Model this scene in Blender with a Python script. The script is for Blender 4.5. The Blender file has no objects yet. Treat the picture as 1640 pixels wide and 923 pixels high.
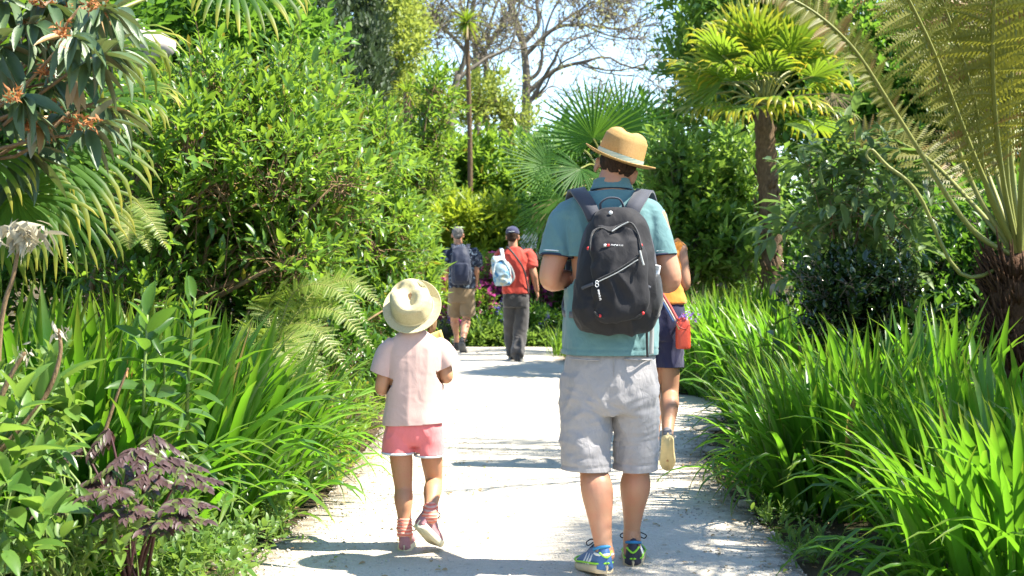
import bpy, math, random
import numpy as np
from mathutils import Vector, Matrix, noise as mnoise

SC = bpy.context.scene
COL = SC.collection
RAD = math.radians
rng = np.random.default_rng(11)
random.seed(5)

# ------------------------------------------------------------------ camera
CAM_H = 1.29
FPX = 2278.0
TILT = math.atan(42.5 / FPX)
cam_d = bpy.data.cameras.new("camera")
cam_d.sensor_width = 36.0
cam_d.lens = FPX / 1640.0 * 36.0
cam_d.clip_start = 0.05
cam_d.clip_end = 2000.0
cam_d.dof.use_dof = True
cam_d.dof.focus_distance = 6.0
cam_d.dof.aperture_fstop = 6.3
cam = bpy.data.objects.new("camera", cam_d)
cam.location = (0, 0, CAM_H)
cam.rotation_euler = (math.pi / 2 - TILT, 0, 0)
COL.objects.link(cam)
SC.camera = cam

# ------------------------------------------------------------------ sky, sun, exposure
SUN_EL, SUN_BEAR = 55.0, 99.0        # elevation, bearing clockwise from +Y
world = bpy.data.worlds.new("World")
SC.world = world
world.use_nodes = True
wn = world.node_tree
sky = wn.nodes.new("ShaderNodeTexSky")
sky.sky_type = 'NISHITA'
sky.sun_disc = False
sky.sun_elevation = RAD(SUN_EL)
sky.sun_rotation = RAD(SUN_BEAR)
sky.air_density = 1.0
sky.dust_density = 0.0
sky.ozone_density = 2.5
bg = wn.nodes["Background"]
bg.inputs["Strength"].default_value = 0.115
wn.links.new(sky.outputs[0], bg.inputs[0])

sun_d = bpy.data.lights.new("sun", 'SUN')
sun_d.energy = 5.0
sun_d.angle = RAD(0.55)
sun_d.color = (1.0, 0.94, 0.83)
sun = bpy.data.objects.new("sun", sun_d)
_b, _e = RAD(SUN_BEAR), RAD(SUN_EL)
SUN_DIR = Vector((math.sin(_b) * math.cos(_e), math.cos(_b) * math.cos(_e), math.sin(_e)))
sun.rotation_euler = SUN_DIR.to_track_quat('Z', 'Y').to_euler()
sun.location = (8, -4, 12)
COL.objects.link(sun)

SC.view_settings.view_transform = 'Standard'
SC.view_settings.look = 'None'
SC.view_settings.exposure = 1.8
SC.view_settings.gamma = 1.0
SC.view_settings.use_curve_mapping = False
SC.cycles.max_bounces = 7
SC.cycles.diffuse_bounces = 4
SC.cycles.transmission_bounces = 5
SC.cycles.glossy_bounces = 2
SC.cycles.use_denoising = True
SC.cycles.caustics_reflective = False
SC.cycles.caustics_refractive = False

# ------------------------------------------------------------------ pixel (of the 1640 x 923 photograph) to place
_F = np.array([0.0, math.cos(TILT), -math.sin(TILT)])
_U = np.array([0.0, math.sin(TILT), math.cos(TILT)])
def at(px, py, Y):
    d = _F + np.array([1.0, 0, 0]) * ((px - 820) / FPX) + _U * ((461.5 - py) / FPX)
    return np.array([0, 0, CAM_H]) + d * (Y / d[1])
def ground(px, py, z=0.0):
    d = _F + np.array([1.0, 0, 0]) * ((px - 820) / FPX) + _U * ((461.5 - py) / FPX)
    return np.array([0, 0, CAM_H]) + d * ((z - CAM_H) / d[2])
def ppm(Y):
    return FPX / Y

# ------------------------------------------------------------------ objects
def tag(o, label=None, cat=None, group=None, kind=None):
    if label: o['label'] = label
    if cat: o['category'] = cat
    if group: o['group'] = group
    if kind: o['kind'] = kind
    return o
def thing(name, label, cat, loc=(0, 0, 0), group=None, kind=None):
    o = bpy.data.objects.new(name, None)
    o.empty_display_size = 0.1
    o.location = Vector(loc)
    COL.objects.link(o)
    return tag(o, label, cat, group, kind)
def put(name, mesh, mat, parent=None, kind=None):
    if mat is not None:
        mesh.materials.clear()
        mesh.materials.append(mat)
    o = bpy.data.objects.new(name, mesh)
    COL.objects.link(o)
    if parent is not None: o.parent = parent
    if kind: o['kind'] = kind
    return o
def V3(*a): return np.array(a, float)
def norm(a):
    a = np.asarray(a, float)
    return a / np.maximum(np.linalg.norm(a, axis=-1, keepdims=True), 1e-9)

class MB:
    """collects vertices and faces, then makes one mesh"""
    def __init__(s): s.v = []; s.t = []; s.q = []; s.n = 0; s.r = []; s.a = []
    def add(s, v, tris=None, quads=None, rnd=0.0, along=0.0):
        v = np.asarray(v, float).reshape(-1, 3)
        if tris is not None and len(tris): s.t.append(np.asarray(tris, int).reshape(-1, 3) + s.n)
        if quads is not None and len(quads): s.q.append(np.asarray(quads, int).reshape(-1, 4) + s.n)
        s.v.append(v)
        s.r.append(np.broadcast_to(np.asarray(rnd, float), (len(v),)))
        s.a.append(np.broadcast_to(np.asarray(along, float), (len(v),)))
        s.n += len(v)
    def mesh(s, name, origin=(0, 0, 0), smooth=True):
        me = bpy.data.meshes.new(name)
        if not s.n: return me
        v = np.concatenate(s.v) - np.asarray(origin, float)
        t = np.concatenate(s.t) if s.t else np.zeros((0, 3), int)
        q = np.concatenate(s.q) if s.q else np.zeros((0, 4), int)
        me.vertices.add(len(v)); me.vertices.foreach_set('co', v.astype(np.float32).ravel())
        idx = np.concatenate([t.ravel(), q.ravel()]).astype(np.int32)
        me.loops.add(len(idx)); me.loops.foreach_set('vertex_index', idx)
        st = np.concatenate([np.arange(len(t)) * 3, len(t) * 3 + np.arange(len(q)) * 4]).astype(np.int32)
        me.polygons.add(len(st)); me.polygons.foreach_set('loop_start', st)
        me.polygons.foreach_set('use_smooth', np.full(len(st), smooth))
        me.update(calc_edges=True)
        a = me.attributes.new('rnd', 'FLOAT', 'POINT'); a.data.foreach_set('value', np.concatenate(s.r).astype(np.float32))
        a = me.attributes.new('along', 'FLOAT', 'POINT'); a.data.foreach_set('value', np.concatenate(s.a).astype(np.float32))
        return me

def frames(pts, ref=(0.0, 0.0, 1.0)):
    """tangents and two cross axes along a path"""
    p = np.asarray(pts, float)
    T = norm(np.gradient(p, axis=0))
    r = np.asarray(ref, float)
    U = np.cross(T, r)
    bad = np.linalg.norm(U, axis=1) < 0.12
    if bad.any(): U[bad] = np.cross(T[bad], np.array([1.0, 0.13, 0]))
    U = norm(U)
    for i in range(1, len(U)):
        if np.dot(U[i], U[i - 1]) < 0: U[i] = -U[i]
    W = np.cross(U, T)
    return T, U, W
def tube(mb, pts, rad, nseg=6, rnd=0.0, cap=True, ref=(0, 0, 1.0), rad2=None, along=None):
    p = np.asarray(pts, float); n = len(p)
    r1 = np.broadcast_to(np.asarray(rad, float), (n,))
    r2 = r1 if rad2 is None else np.broadcast_to(np.asarray(rad2, float), (n,))
    T, U, W = frames(p, ref)
    ang = np.arange(nseg) / nseg * 2 * math.pi
    v = p[:, None] + U[:, None] * (np.cos(ang)[None, :, None] * r1[:, None, None]) + W[:, None] * (np.sin(ang)[None, :, None] * r2[:, None, None])
    v = v.reshape(-1, 3)
    i = np.arange(n - 1)[:, None] * nseg; j = np.arange(nseg)[None]; k = (j + 1) % nseg
    q = np.stack([i + j, i + k, i + nseg + k, i + nseg + j], -1).reshape(-1, 4)
    tr = []
    if cap:
        m = len(v)
        e0 = p[0] - T[0] * min(r1[0], r2[0]) * 0.55; e1 = p[-1] + T[-1] * min(r1[-1], r2[-1]) * 0.55
        v = np.vstack([v, e0, e1])
        for a in range(nseg):
            b = (a + 1) % nseg
            tr.append((m, b, a)); tr.append((m + 1, (n - 1) * nseg + a, (n - 1) * nseg + b))
    al = 0.0
    if along is not None:
        al = np.repeat(np.asarray(along, float), nseg)
        if cap: al = np.concatenate([al, [al[0], al[-1]]])
    mb.add(v, tr, q, rnd, al)
def spline(pts, n):
    """Catmull-Rom through points (any number of columns)"""
    p = np.asarray(pts, float)
    if len(p) < 3:
        t = np.linspace(0, 1, n)[:, None]
        return p[0] * (1 - t) + p[-1] * t
    P = np.vstack([2 * p[0] - p[1], p, 2 * p[-1] - p[-2]])
    t = np.linspace(0, len(p) - 1 - 1e-9, n); k = t.astype(int); u = (t - k)[:, None]
    a, b, c, d = P[k], P[k + 1], P[k + 2], P[k + 3]
    return 0.5 * (2 * b + (c - a) * u + (2 * a - 5 * b + 4 * c - d) * u ** 2 + (3 * b - a - 3 * c + d) * u ** 3)
def ellipsoid(mb, c, r, R=None, nu=20, nv=12, rnd=0.0):
    u = np.arange(nu) / nu * 2 * math.pi; w = np.linspace(0, math.pi, nv + 1)[1:-1]
    v = np.stack([np.sin(w)[:, None] * np.cos(u), np.sin(w)[:, None] * np.sin(u), np.cos(w)[:, None] * np.ones(nu)], -1).reshape(-1, 3)
    v = np.vstack([v, [0, 0, 1], [0, 0, -1]]) * np.asarray(r, float)
    if R is not None: v = v @ np.asarray(R, float).T
    m = nv - 1
    i = np.arange(m - 1)[:, None] * nu; j = np.arange(nu)[None]; k = (j + 1) % nu
    q = np.stack([i + j, i + nu + j, i + nu + k, i + k], -1).reshape(-1, 4)
    tr = [(m * nu, a, (a + 1) % nu) for a in range(nu)] + [(m * nu + 1, (m - 1) * nu + (a + 1) % nu, (m - 1) * nu + a) for a in range(nu)]
    mb.add(v + np.asarray(c, float), tr, q, rnd)
def box(mb, c, s, R=None, rnd=0.0):
    v = np.array([[x, y, z] for x in (-.5, .5) for y in (-.5, .5) for z in (-.5, .5)]) * np.asarray(s, float)
    if R is not None: v = v @ np.asarray(R, float).T
    mb.add(v + np.asarray(c, float), None, [(0, 1, 3, 2), (4, 6, 7, 5), (0, 4, 5, 1), (2, 3, 7, 6), (0, 2, 6, 4), (1, 5, 7, 3)], rnd)
def rotm(yaw=0, pitch=0, roll=0):
    """roll about Y, then pitch about X, then yaw about Z (degrees)"""
    return np.array((Matrix.Rotation(RAD(yaw), 3, 'Z') @ Matrix.Rotation(RAD(pitch), 3, 'X') @ Matrix.Rotation(RAD(roll), 3, 'Y')))

# ------------------------------------------------------------------ materials
def nodes_of(name):
    m = bpy.data.materials.new(name); m.use_nodes = True
    nt = m.node_tree; nt.nodes.clear()
    out = nt.nodes.new("ShaderNodeOutputMaterial")
    return m, nt, out
def N(nt, kind, **kw):
    n = nt.nodes.new(kind)
    for k, v in kw.items(): setattr(n, k, v)
    return n
def mixc(nt, fac, a, b, mode='MIX'):
    n = N(nt, "ShaderNodeMix", data_type='RGBA', blend_type=mode)
    for sock, val in ((n.inputs[0], fac), (n.inputs[6], a), (n.inputs[7], b)):
        if hasattr(val, 'node'): nt.links.new(val, sock)
        elif isinstance(val, (tuple, list)): sock.default_value = (*val[:3], 1)
        else: sock.default_value = val
    return n.outputs[2]
def mathn(nt, op, a, b=0.0, clamp=False):
    n = N(nt, "ShaderNodeMath", operation=op, use_clamp=clamp)
    for sock, val in ((n.inputs[0], a), (n.inputs[1], b)):
        if hasattr(val, 'node'): nt.links.new(val, sock)
        else: sock.default_value = val
    return n.outputs[0]
def maprange(nt, val, a, b, c=0.0, d=1.0):
    n = N(nt, "ShaderNodeMapRange"); nt.links.new(val, n.inputs[0])
    for i, x in enumerate((a, b, c, d)): n.inputs[i + 1].default_value = x
    return n.outputs[0]
def noise_tex(nt, scale, detail=4.0, rough=0.55, vec=None, out=0, dist=0.0):
    n = N(nt, "ShaderNodeTexNoise"); n.inputs['Scale'].default_value = scale
    n.inputs['Detail'].default_value = detail; n.inputs['Roughness'].default_value = rough; n.inputs['Distortion'].default_value = dist
    if vec is not None: nt.links.new(vec, n.inputs['Vector'])
    return n.outputs[out]
def objco(nt, scale=None):
    t = N(nt, "ShaderNodeTexCoord").outputs['Object']
    if scale is not None:
        m = N(nt, "ShaderNodeMapping"); m.inputs['Scale'].default_value = scale
        nt.links.new(t, m.inputs[0]); return m.outputs[0]
    return t
def bump(nt, height, strength=0.3, dist=0.01, normal=None):
    b = N(nt, "ShaderNodeBump"); b.inputs['Strength'].default_value = strength; b.inputs['Distance'].default_value = dist
    nt.links.new(height, b.inputs['Height'])
    if normal is not None: nt.links.new(normal, b.inputs['Normal'])
    return b.outputs[0]
def bsdf(nt, out, color, rough=0.6, spec=0.4, normal=None, sheen=0.0):
    p = N(nt, "ShaderNodeBsdfPrincipled")
    if hasattr(color, 'node'): nt.links.new(color, p.inputs['Base Color'])
    else: p.inputs['Base Color'].default_value = (*color, 1)
    if hasattr(rough, 'node'): nt.links.new(rough, p.inputs['Roughness'])
    else: p.inputs['Roughness'].default_value = rough
    p.inputs['Specular IOR Level'].default_value = spec
    if sheen: p.inputs['Sheen Weight'].default_value = sheen
    if normal is not None: nt.links.new(normal, p.inputs['Normal'])
    if out is not None: nt.links.new(p.outputs[0], out.inputs[0])
    return p

def leaf_mat(name, dark, light, glow, trans=0.38, rough=0.42, tip=None, tip_from=0.6, back=None, spec=0.4, dead=None, dead_share=0.0, veins=0.0):
    """leaf blade: two tones picked leaf by leaf, light let through, optional coloured tips / paler underside / a share of dead leaves"""
    m, nt, out = nodes_of(name)
    r = N(nt, "ShaderNodeAttribute", attribute_name='rnd').outputs['Fac']
    o = N(nt, "ShaderNodeObjectInfo").outputs['Random']
    v = mathn(nt, 'FRACT', mathn(nt, 'ADD', r, o))
    nz = noise_tex(nt, 1.7, 2.0, vec=objco(nt))
    f = mathn(nt, 'ADD', mathn(nt, 'MULTIPLY', v, 0.75), mathn(nt, 'MULTIPLY', mathn(nt, 'SUBTRACT', nz, 0.4), 0.9), True)
    c = mixc(nt, f, dark, light)
    g = mixc(nt, f, tuple(x * 0.75 for x in glow), glow)
    al = N(nt, "ShaderNodeAttribute", attribute_name='along').outputs['Fac']
    if tip is not None:
        t = mathn(nt, 'MULTIPLY', maprange(nt, al, tip_from, 1.0), mathn(nt, 'ADD', 0.25, v), True)
        c = mixc(nt, t, c, tip); g = mixc(nt, t, g, tuple(min(1, x * 1.15) for x in tip))
    if dead is not None:
        k = mathn(nt, 'LESS_THAN', v, dead_share)
        c = mixc(nt, k, c, dead); g = mixc(nt, k, g, tuple(x * 0.8 for x in dead))
    if back is not None:
        bf = N(nt, "ShaderNodeNewGeometry").outputs['Backfacing']
        c = mixc(nt, bf, c, back)
    nrm = None
    if veins:
        nrm = bump(nt, noise_tex(nt, 60.0, 2.0, vec=objco(nt, (1, 0.15, 1))), veins, 0.004)
    p = bsdf(nt, None, c, rough, spec, nrm)
    tr = N(nt, "ShaderNodeBsdfTranslucent"); nt.links.new(g, tr.inputs[0])
    ms = N(nt, "ShaderNodeMixShader"); ms.inputs[0].default_value = trans
    nt.links.new(p.outputs[0], ms.inputs[1]); nt.links.new(tr.outputs[0], ms.inputs[2])
    nt.links.new(ms.outputs[0], out.inputs[0])
    return m
def bark_mat(name, a, b, scale=18.0, stretch=(1, 1, 0.18), strength=0.8):
    m, nt, out = nodes_of(name)
    nz = noise_tex(nt, scale, 6.0, 0.65, objco(nt, stretch))
    n2 = noise_tex(nt, 2.3, 3.0, vec=objco(nt))
    c = mixc(nt, maprange(nt, nz, 0.3, 0.7), a, b)
    c = mixc(nt, mathn(nt, 'MULTIPLY', n2, 0.35), c, tuple(x * 0.5 for x in a))
    bsdf(nt, out, c, 0.85, 0.2, bump(nt, nz, strength, 0.02))
    return m
def cloth_mat(name, col, var=0.12, weave=900.0, rough=0.85, fold=0.25, col2=None, sheen=0.2, spec=0.2):
    """woven cloth: slight mottling, thread bump, soft creases"""
    m, nt, out = nodes_of(name)
    oc = objco(nt)
    n1 = noise_tex(nt, 9.0, 4.0, vec=oc)
    c = mixc(nt, maprange(nt, n1, 0.3, 0.7), tuple(x * (1 - var) for x in col), col2 or tuple(min(1, x * (1 + var)) for x in col))
    th = noise_tex(nt, weave, 1.0, vec=objco(nt, (1, 1, 0.35)))
    c = mixc(nt, 0.22, c, mixc(nt, th, tuple(x * 0.55 for x in col), tuple(min(1, x * 1.4) for x in col)))
    cr = noise_tex(nt, 26.0, 3.0, 0.5, objco(nt, (1, 1, 0.6)), dist=0.6)
    b1 = bump(nt, cr, fold, 0.012)
    bsdf(nt, out, c, rough, spec, bump(nt, th, 0.25, 0.0015, b1), sheen)
    return m
def plain_mat(name, col, rough=0.6, spec=0.4, nscale=40.0, var=0.15, bstr=0.15):
    m, nt, out = nodes_of(name)
    n1 = noise_tex(nt, nscale, 4.0, vec=objco(nt))
    c = mixc(nt, n1, tuple(x * (1 - var) for x in col), tuple(min(1, x * (1 + var)) for x in col))
    bsdf(nt, out, c, rough, spec, bump(nt, n1, bstr, 0.004))
    return m
def skin_mat(name, col, red):
    m, nt, out = nodes_of(name)
    n1 = noise_tex(nt, 14.0, 4.0, vec=objco(nt)); n2 = noise_tex(nt, 230.0, 2.0, vec=objco(nt))
    n3 = noise_tex(nt, 420.0, 1.0, vec=objco(nt, (1, 1, .25)))
    c = mixc(nt, maprange(nt, n1, 0.35, 0.75), col, red)
    c = mixc(nt, maprange(nt, n3, .60, .74, 0, .18), c, tuple(x * .35 for x in col))
    c = mixc(nt, maprange(nt, noise_tex(nt, 5.0, 3.0, vec=objco(nt)), .5, .75, 0, .2), c, tuple(min(1, x * 1.2) for x in col))
    p = bsdf(nt, out, c, 0.5, 0.35, bump(nt, n2, 0.12, 0.001))
    p.inputs['Subsurface Weight'].default_value = 0.08
    p.inputs['Subsurface Radius'].default_value = (0.012, 0.005, 0.003)
    p.inputs['Subsurface Scale'].default_value = 1.0
    return m
# ------------------------------------------------------------------ ground and path
_EL = [(-2, -1.15), (3, -1.15), (5.83, -1.12), (6.3, -1.1), (7.33, -1.02), (8.62, -.98), (10.46, -1.0), (12.7, -1.02), (16.5, -.95), (17.6, -1.2), (18.3, -2.2), (19.0, -9.0), (22, -9.0)]
_ER = [(-2, 1.35), (3, 1.3), (5.83, 1.2), (6.98, 1.24), (8.37, 1.18), (10.84, 1.5), (12.6, 2.1), (13.3, 2.1), (13.7, 1.6), (16, 1.05), (18.5, .68), (20, .72), (22, .72)]
def XL(y): return np.interp(y, [a for a, b in _EL], [b for a, b in _EL])
def XR(y): return np.interp(y, [a for a, b in _ER], [b for a, b in _ER])
Y_END = 21.25
def vnoise(x, y, s, seed=0.0):
    return np.array([mnoise.noise(Vector((a * s, b * s, seed))) for a, b in zip(np.ravel(x), np.ravel(y))]).reshape(np.shape(x))
def path_dist(x, y):
    d = np.maximum(XL(y) - x, x - XR(y))
    return np.maximum(d, y - Y_END)
def bank(x, y):
    """height of the planted beds beside the path"""
    d = np.clip((path_dist(x, y) - 0.05) / 1.6, 0, 1)
    s = d * d * (3 - 2 * d)
    far = np.clip((np.hypot(x, y) - 60) / 60, 0, 1)
    return s * np.where(x < 0, 0.26, 0.12) * (1 - far)
def gz(x, y): return float(bank(np.array([float(x)]), np.array([float(y)]))[0])

m, nt, out = nodes_of("bed_soil")
n1 = noise_tex(nt, 7.0, 8.0, 0.7, objco(nt)); n2 = noise_tex(nt, 60.0, 5.0, 0.7, objco(nt)); n3 = noise_tex(nt, 0.9, 3.0, vec=objco(nt))
c = mixc(nt, maprange(nt, n2, 0.3, 0.7), (0.035, 0.024, 0.014), (0.13, 0.095, 0.06))
c = mixc(nt, maprange(nt, n1, 0.45, 0.7), c, (0.05, 0.065, 0.02))
c = mixc(nt, maprange(nt, n3, 0.5, 0.65), c, (0.16, 0.12, 0.075))
bsdf(nt, out, c, 0.95, 0.1, bump(nt, n2, 1.0, 0.03))
SOIL = m
gx = np.concatenate([[-400, -150, -60, -30, -18, -12], np.arange(-9, 9.01, 0.16), [12, 18, 30, 60, 150, 400]])
gy = np.concatenate([[-300, -100, -40, -15, -5], np.arange(-2, 26, 0.2), [28, 31, 35, 42, 55, 80, 130, 220, 400, 900]])
GX, GY = np.meshgrid(gx, gy)
GZ = bank(GX, GY) + np.where(path_dist(GX, GY) > 0.1, 0.018, 0.004) * vnoise(GX, GY, 2.2) - 0.006
nx = len(gx)
ii = (np.arange(len(gy) - 1)[:, None] * nx + np.arange(nx - 1)[None]).ravel()
mb = MB(); mb.add(np.stack([GX, GY, GZ], -1).reshape(-1, 3), None, np.stack([ii, ii + 1, ii + nx + 1, ii + nx], -1))
tag(put("ground", mb.mesh("ground"), SOIL), kind='structure')

m, nt, out = nodes_of("path_gravel")
oc = objco(nt)
vor = N(nt, "ShaderNodeTexVoronoi"); vor.inputs['Scale'].default_value = 95.0; nt.links.new(oc, vor.inputs['Vector'])
fine = noise_tex(nt, 190.0, 4.0, 0.7, oc); big = noise_tex(nt, 1.1, 5.0, 0.6, oc); mid = noise_tex(nt, 11.0, 5.0, 0.65, oc)
c = mixc(nt, maprange(nt, fine, 0.3, 0.72), (0.44, 0.385, 0.30), (0.72, 0.66, 0.55))
c = mixc(nt, 0.35, c, mixc(nt, vor.outputs['Color'], (0.42, 0.375, 0.30), (0.72, 0.67, 0.58)))
c = mixc(nt, maprange(nt, big, 0.42, 0.72, 0, 0.6), c, (0.40, 0.34, 0.25))
c = mixc(nt, maprange(nt, mid, 0.55, 0.78, 0, 0.45), c, (0.30, 0.26, 0.20))
ed = N(nt, "ShaderNodeAttribute", attribute_name='along').outputs['Fac']      # leaf mould trodden into the margins
ef = mathn(nt, 'MULTIPLY', maprange(nt, mathn(nt, 'ADD', ed, mathn(nt, 'MULTIPLY', mathn(nt, 'SUBTRACT', mid, 0.5), 0.9)), 0.5, 1.0), 0.85)
c = mixc(nt, ef, c, (0.13, 0.10, 0.066))
hb = mathn(nt, 'ADD', vor.outputs['Distance'], mathn(nt, 'MULTIPLY', fine, 0.6))
bsdf(nt, out, c, 0.93, 0.15, bump(nt, mid, 0.35, 0.02, bump(nt, hb, 0.7, 0.008)))
PATH = m
ys = np.arange(-2, Y_END + 0.01, 0.05); us = np.linspace(0, 1, 41)
rag = np.array([[sum(mnoise.noise(Vector((k * 7, y * f, 3 + f))) * a for f, a in ((.9, .07), (3.1, .035), (8.3, .022), (19, .012))) for k in (0, 1)] for y in ys])
L = XL(ys) + rag[:, 0]; R = XR(ys) + rag[:, 1]
PX = L[:, None] * (1 - us) + R[:, None] * us; PY = ys[:, None] + 0 * us
edge = np.clip(np.maximum(1 - (PX - L[:, None]) / 0.45, 1 - (R[:, None] - PX) / 0.4), 0, 1)
PZ = 0.006 + 0.008 * (1 - edge) + 0.006 * vnoise(PX, PY, 1.3, 9) * (1 - edge)
mb = MB(); nu = len(us); ii = (np.arange(len(ys) - 1)[:, None] * nu + np.arange(nu - 1)[None]).ravel()
mb.add(np.stack([PX, PY, PZ], -1).reshape(-1, 3), None, np.stack([ii, ii + 1, ii + nu + 1, ii + nu], -1), along=edge.ravel())
tag(put("gravel_path", mb.mesh("gravel_path"), PATH), kind='structure')
# ------------------------------------------------------------------ foliage helpers
_HQ_V = np.array([(0, 0, 0), (.35, 0, 0), (.7, 0, -.03), (1, 0, -.13), (.28, .5, .10), (.66, .40, .05), (.28, -.5, .10), (.66, -.40, .05)])  # along, side, up
_HQ_T = [(0, 4, 1), (2, 5, 3), (0, 1, 6), (2, 3, 7)]
_HQ_Q = [(1, 4, 5, 2), (1, 2, 7, 6)]
_LQ_V = np.array([(0, 0, 0), (.45, .5, .12), (1, 0, -.12), (.45, -.5, .12)])
_LQ_T = [(0, 2, 1), (0, 3, 2)]
class Leaves:
    """a list of leaf blades: foot, direction, face normal, length, width"""
    def __init__(s, P, D, Nn, L, W): s.P, s.D, s.N, s.L, s.W = P, D, Nn, L, W
    def sel(s, k): return Leaves(s.P[k], s.D[k], s.N[k], s.L[k], s.W[k])
    def __len__(s): return len(s.P)
def cat_leaves(ls):
    return Leaves(*[np.concatenate([getattr(l, a) for l in ls]) for a in "PDNLW"])
def leaves_mesh(mb, lv, hq=True, droop=1.0):
    n = len(lv)
    if not n: return
    T = _HQ_V if hq else _LQ_V; k = len(T)
    S = np.cross(lv.D, lv.N)
    dz = T[:, 2].copy()
    w, l = lv.W[:, None], lv.L[:, None]
    up = np.where(dz > 0, dz * w * 1.6, dz * l * (droop * rng.uniform(.2, 2.0, (n, 1))))
    v = lv.P[:, None] + lv.D[:, None] * (T[None, :, 0] * l)[..., None] + S[:, None] * (T[None, :, 1] * w)[..., None] + lv.N[:, None] * up[..., None]
    off = (np.arange(n) * k)[:, None, None]
    tr = (np.asarray(_HQ_T if hq else _LQ_T)[None] + off).reshape(-1, 3)
    q = (np.asarray(_HQ_Q)[None] + off).reshape(-1, 4) if hq else None
    mb.add(v.reshape(-1, 3), tr, q, np.repeat(rng.random(n), k), np.tile(T[:, 0], n))
_unit_leaf = {}
def unit_leaf(mat, kind='plain'):
    """shared unit blade: length along Y, width along X"""
    key = (mat.name, kind)
    if key not in _unit_leaf:
        mb = MB()
        if kind == 'plain':
            for dr in (0,):
                y = np.array([0, .12, .3, .5, .7, .87, 1]); w = np.array([.05, .30, .47, .5, .40, .22, .01])
                sp = np.stack([0 * y, y, -.16 * y ** 2.2], 1)
                lf = np.stack([-w, y, -.16 * y ** 2.2 + .10 * w / .5], 1); rt = np.stack([w, y, -.16 * y ** 2.2 + .10 * w / .5], 1)
                k = len(y); i = np.arange(k - 1)
                mb.add(np.vstack([lf, sp, rt]), None, np.vstack([np.stack([i, i + k, i + k + 1, i + 1], 1), np.stack([i + k, i + 2 * k, i + 2 * k + 1, i + k + 1], 1)]), 0, np.tile(y, 3))
        _unit_leaf[key] = mb.mesh("leaf")
        _unit_leaf[key].materials.append(mat)
    return _unit_leaf[key]
def leaf_objects(lv, parent, mat, name="leaf"):
    me = unit_leaf(mat)
    S = np.cross(lv.D, lv.N); o0 = np.asarray(parent.location)
    for i in range(len(lv)):
        o = bpy.data.objects.new(name, me)
        COL.objects.link(o); o.parent = parent
        a, b, c, p = S[i] * lv.W[i], lv.D[i] * lv.L[i], lv.N[i] * lv.L[i], lv.P[i] - o0
        o.matrix_local = Matrix(((a[0], b[0], c[0], p[0]), (a[1], b[1], c[1], p[1]), (a[2], b[2], c[2], p[2]), (0, 0, 0, 1)))
def orth_n(D, want):
    n = want - D * np.sum(D * want, 1, keepdims=True)
    return norm(n)
def sprig(C, Dv, m, tl, L, W, up=0.35, spread=0.85, flop=0.0, ljit=.45):
    """m leaves set spirally along a twig of length tl at each C, heading Dv"""
    n = len(C)
    t = np.tile(np.linspace(0.12, 1.0, m), n); C2 = np.repeat(C, m, 0); D2 = np.repeat(Dv, m, 0)
    a = np.tile(np.arange(m) * 2.4, n) + np.repeat(rng.uniform(0, 6.28, n), m) + rng.normal(0, .3, n * m)
    ref = norm(np.cross(D2, np.array([0.13, 0.31, 1.0]))); oth = np.cross(D2, ref)
    rad = ref * np.cos(a)[:, None] + oth * np.sin(a)[:, None]
    TL = np.repeat(tl * rng.uniform(.7, 1.3, n), m)
    P = C2 + D2 * (t * TL)[:, None]
    D = norm(D2 * (0.25 + 0.75 * t[:, None]) + rad * spread * (1.15 - .5 * t[:, None]) + np.array([0, 0, up - flop]) + rng.normal(0, .15, (n * m, 3)))
    Nn = orth_n(D, np.array([0, 0, 1.15]) + D2 * 0.35 + rng.normal(0, .33, (n * m, 3)))
    s = np.repeat(rng.uniform(.65, 1.35, n), m) * rng.uniform(1 - ljit, 1 + ljit, n * m) * (1 - .25 * np.abs(t - .55))
    return Leaves(P, D, Nn, L * s, W * s * rng.uniform(.85, 1.15, n * m))
def lumpy(blobs, n, lump=0.33, lumps_per=16, shell=0.55, hollow=0.25):
    """points and outward directions over lumps that sit on the skin of the given ellipsoids"""
    cs, rs = [], []
    for c, r in blobs:
        c = np.asarray(c, float); r = np.asarray(r, float)
        k = max(5, int(lumps_per * (r[0] * r[2] + .2) ** .0))
        d = norm(rng.normal(0, 1, (k, 3)))
        rad = rng.uniform(.55, .9, (k, 1))
        cs.append(c + d * r * rad); rs.append(np.tile(r * lump, (k, 1)) * rng.uniform(.6, 1.35, (k, 1)))
    cs = np.concatenate(cs); rs = np.concatenate(rs)
    w = (rs[:, 0] * rs[:, 2]); w = w / w.sum()
    i = rng.choice(len(cs), n, p=w)
    d = norm(rng.normal(0, 1, (n, 3)) + np.array([0, 0, .25]))
    rr = 1 - shell * rng.random(n) ** 1.4
    return cs[i] + d * rs[i] * rr[:, None], d
def Bl(px, py, Y, rx, ry, rY):
    """ellipsoid given by picture position, distance, picture radii and depth radius in metres"""
    s = ppm(Y)
    return (at(px, py, Y), (rx / s, rY, ry / s))
def limbs(mb, base, ends, r0, r1, wob=.05, nseg=6):
    for e in ends:
        e = np.asarray(e, float); b = np.asarray(base, float) + rng.normal(0, .03, 3) * [1, 1, 0]
        L = np.linalg.norm(e - b)
        p1 = b + (e - b) * .35 + np.array([0, 0, .12 * L]) + rng.normal(0, wob * L, 3)
        p2 = b + (e - b) * .7 + np.array([0, 0, .08 * L]) + rng.normal(0, wob * L, 3)
        p = spline([b, p1, p2, e], 9)
        tube(mb, p, np.linspace(r0, r1, 9), nseg)
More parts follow.
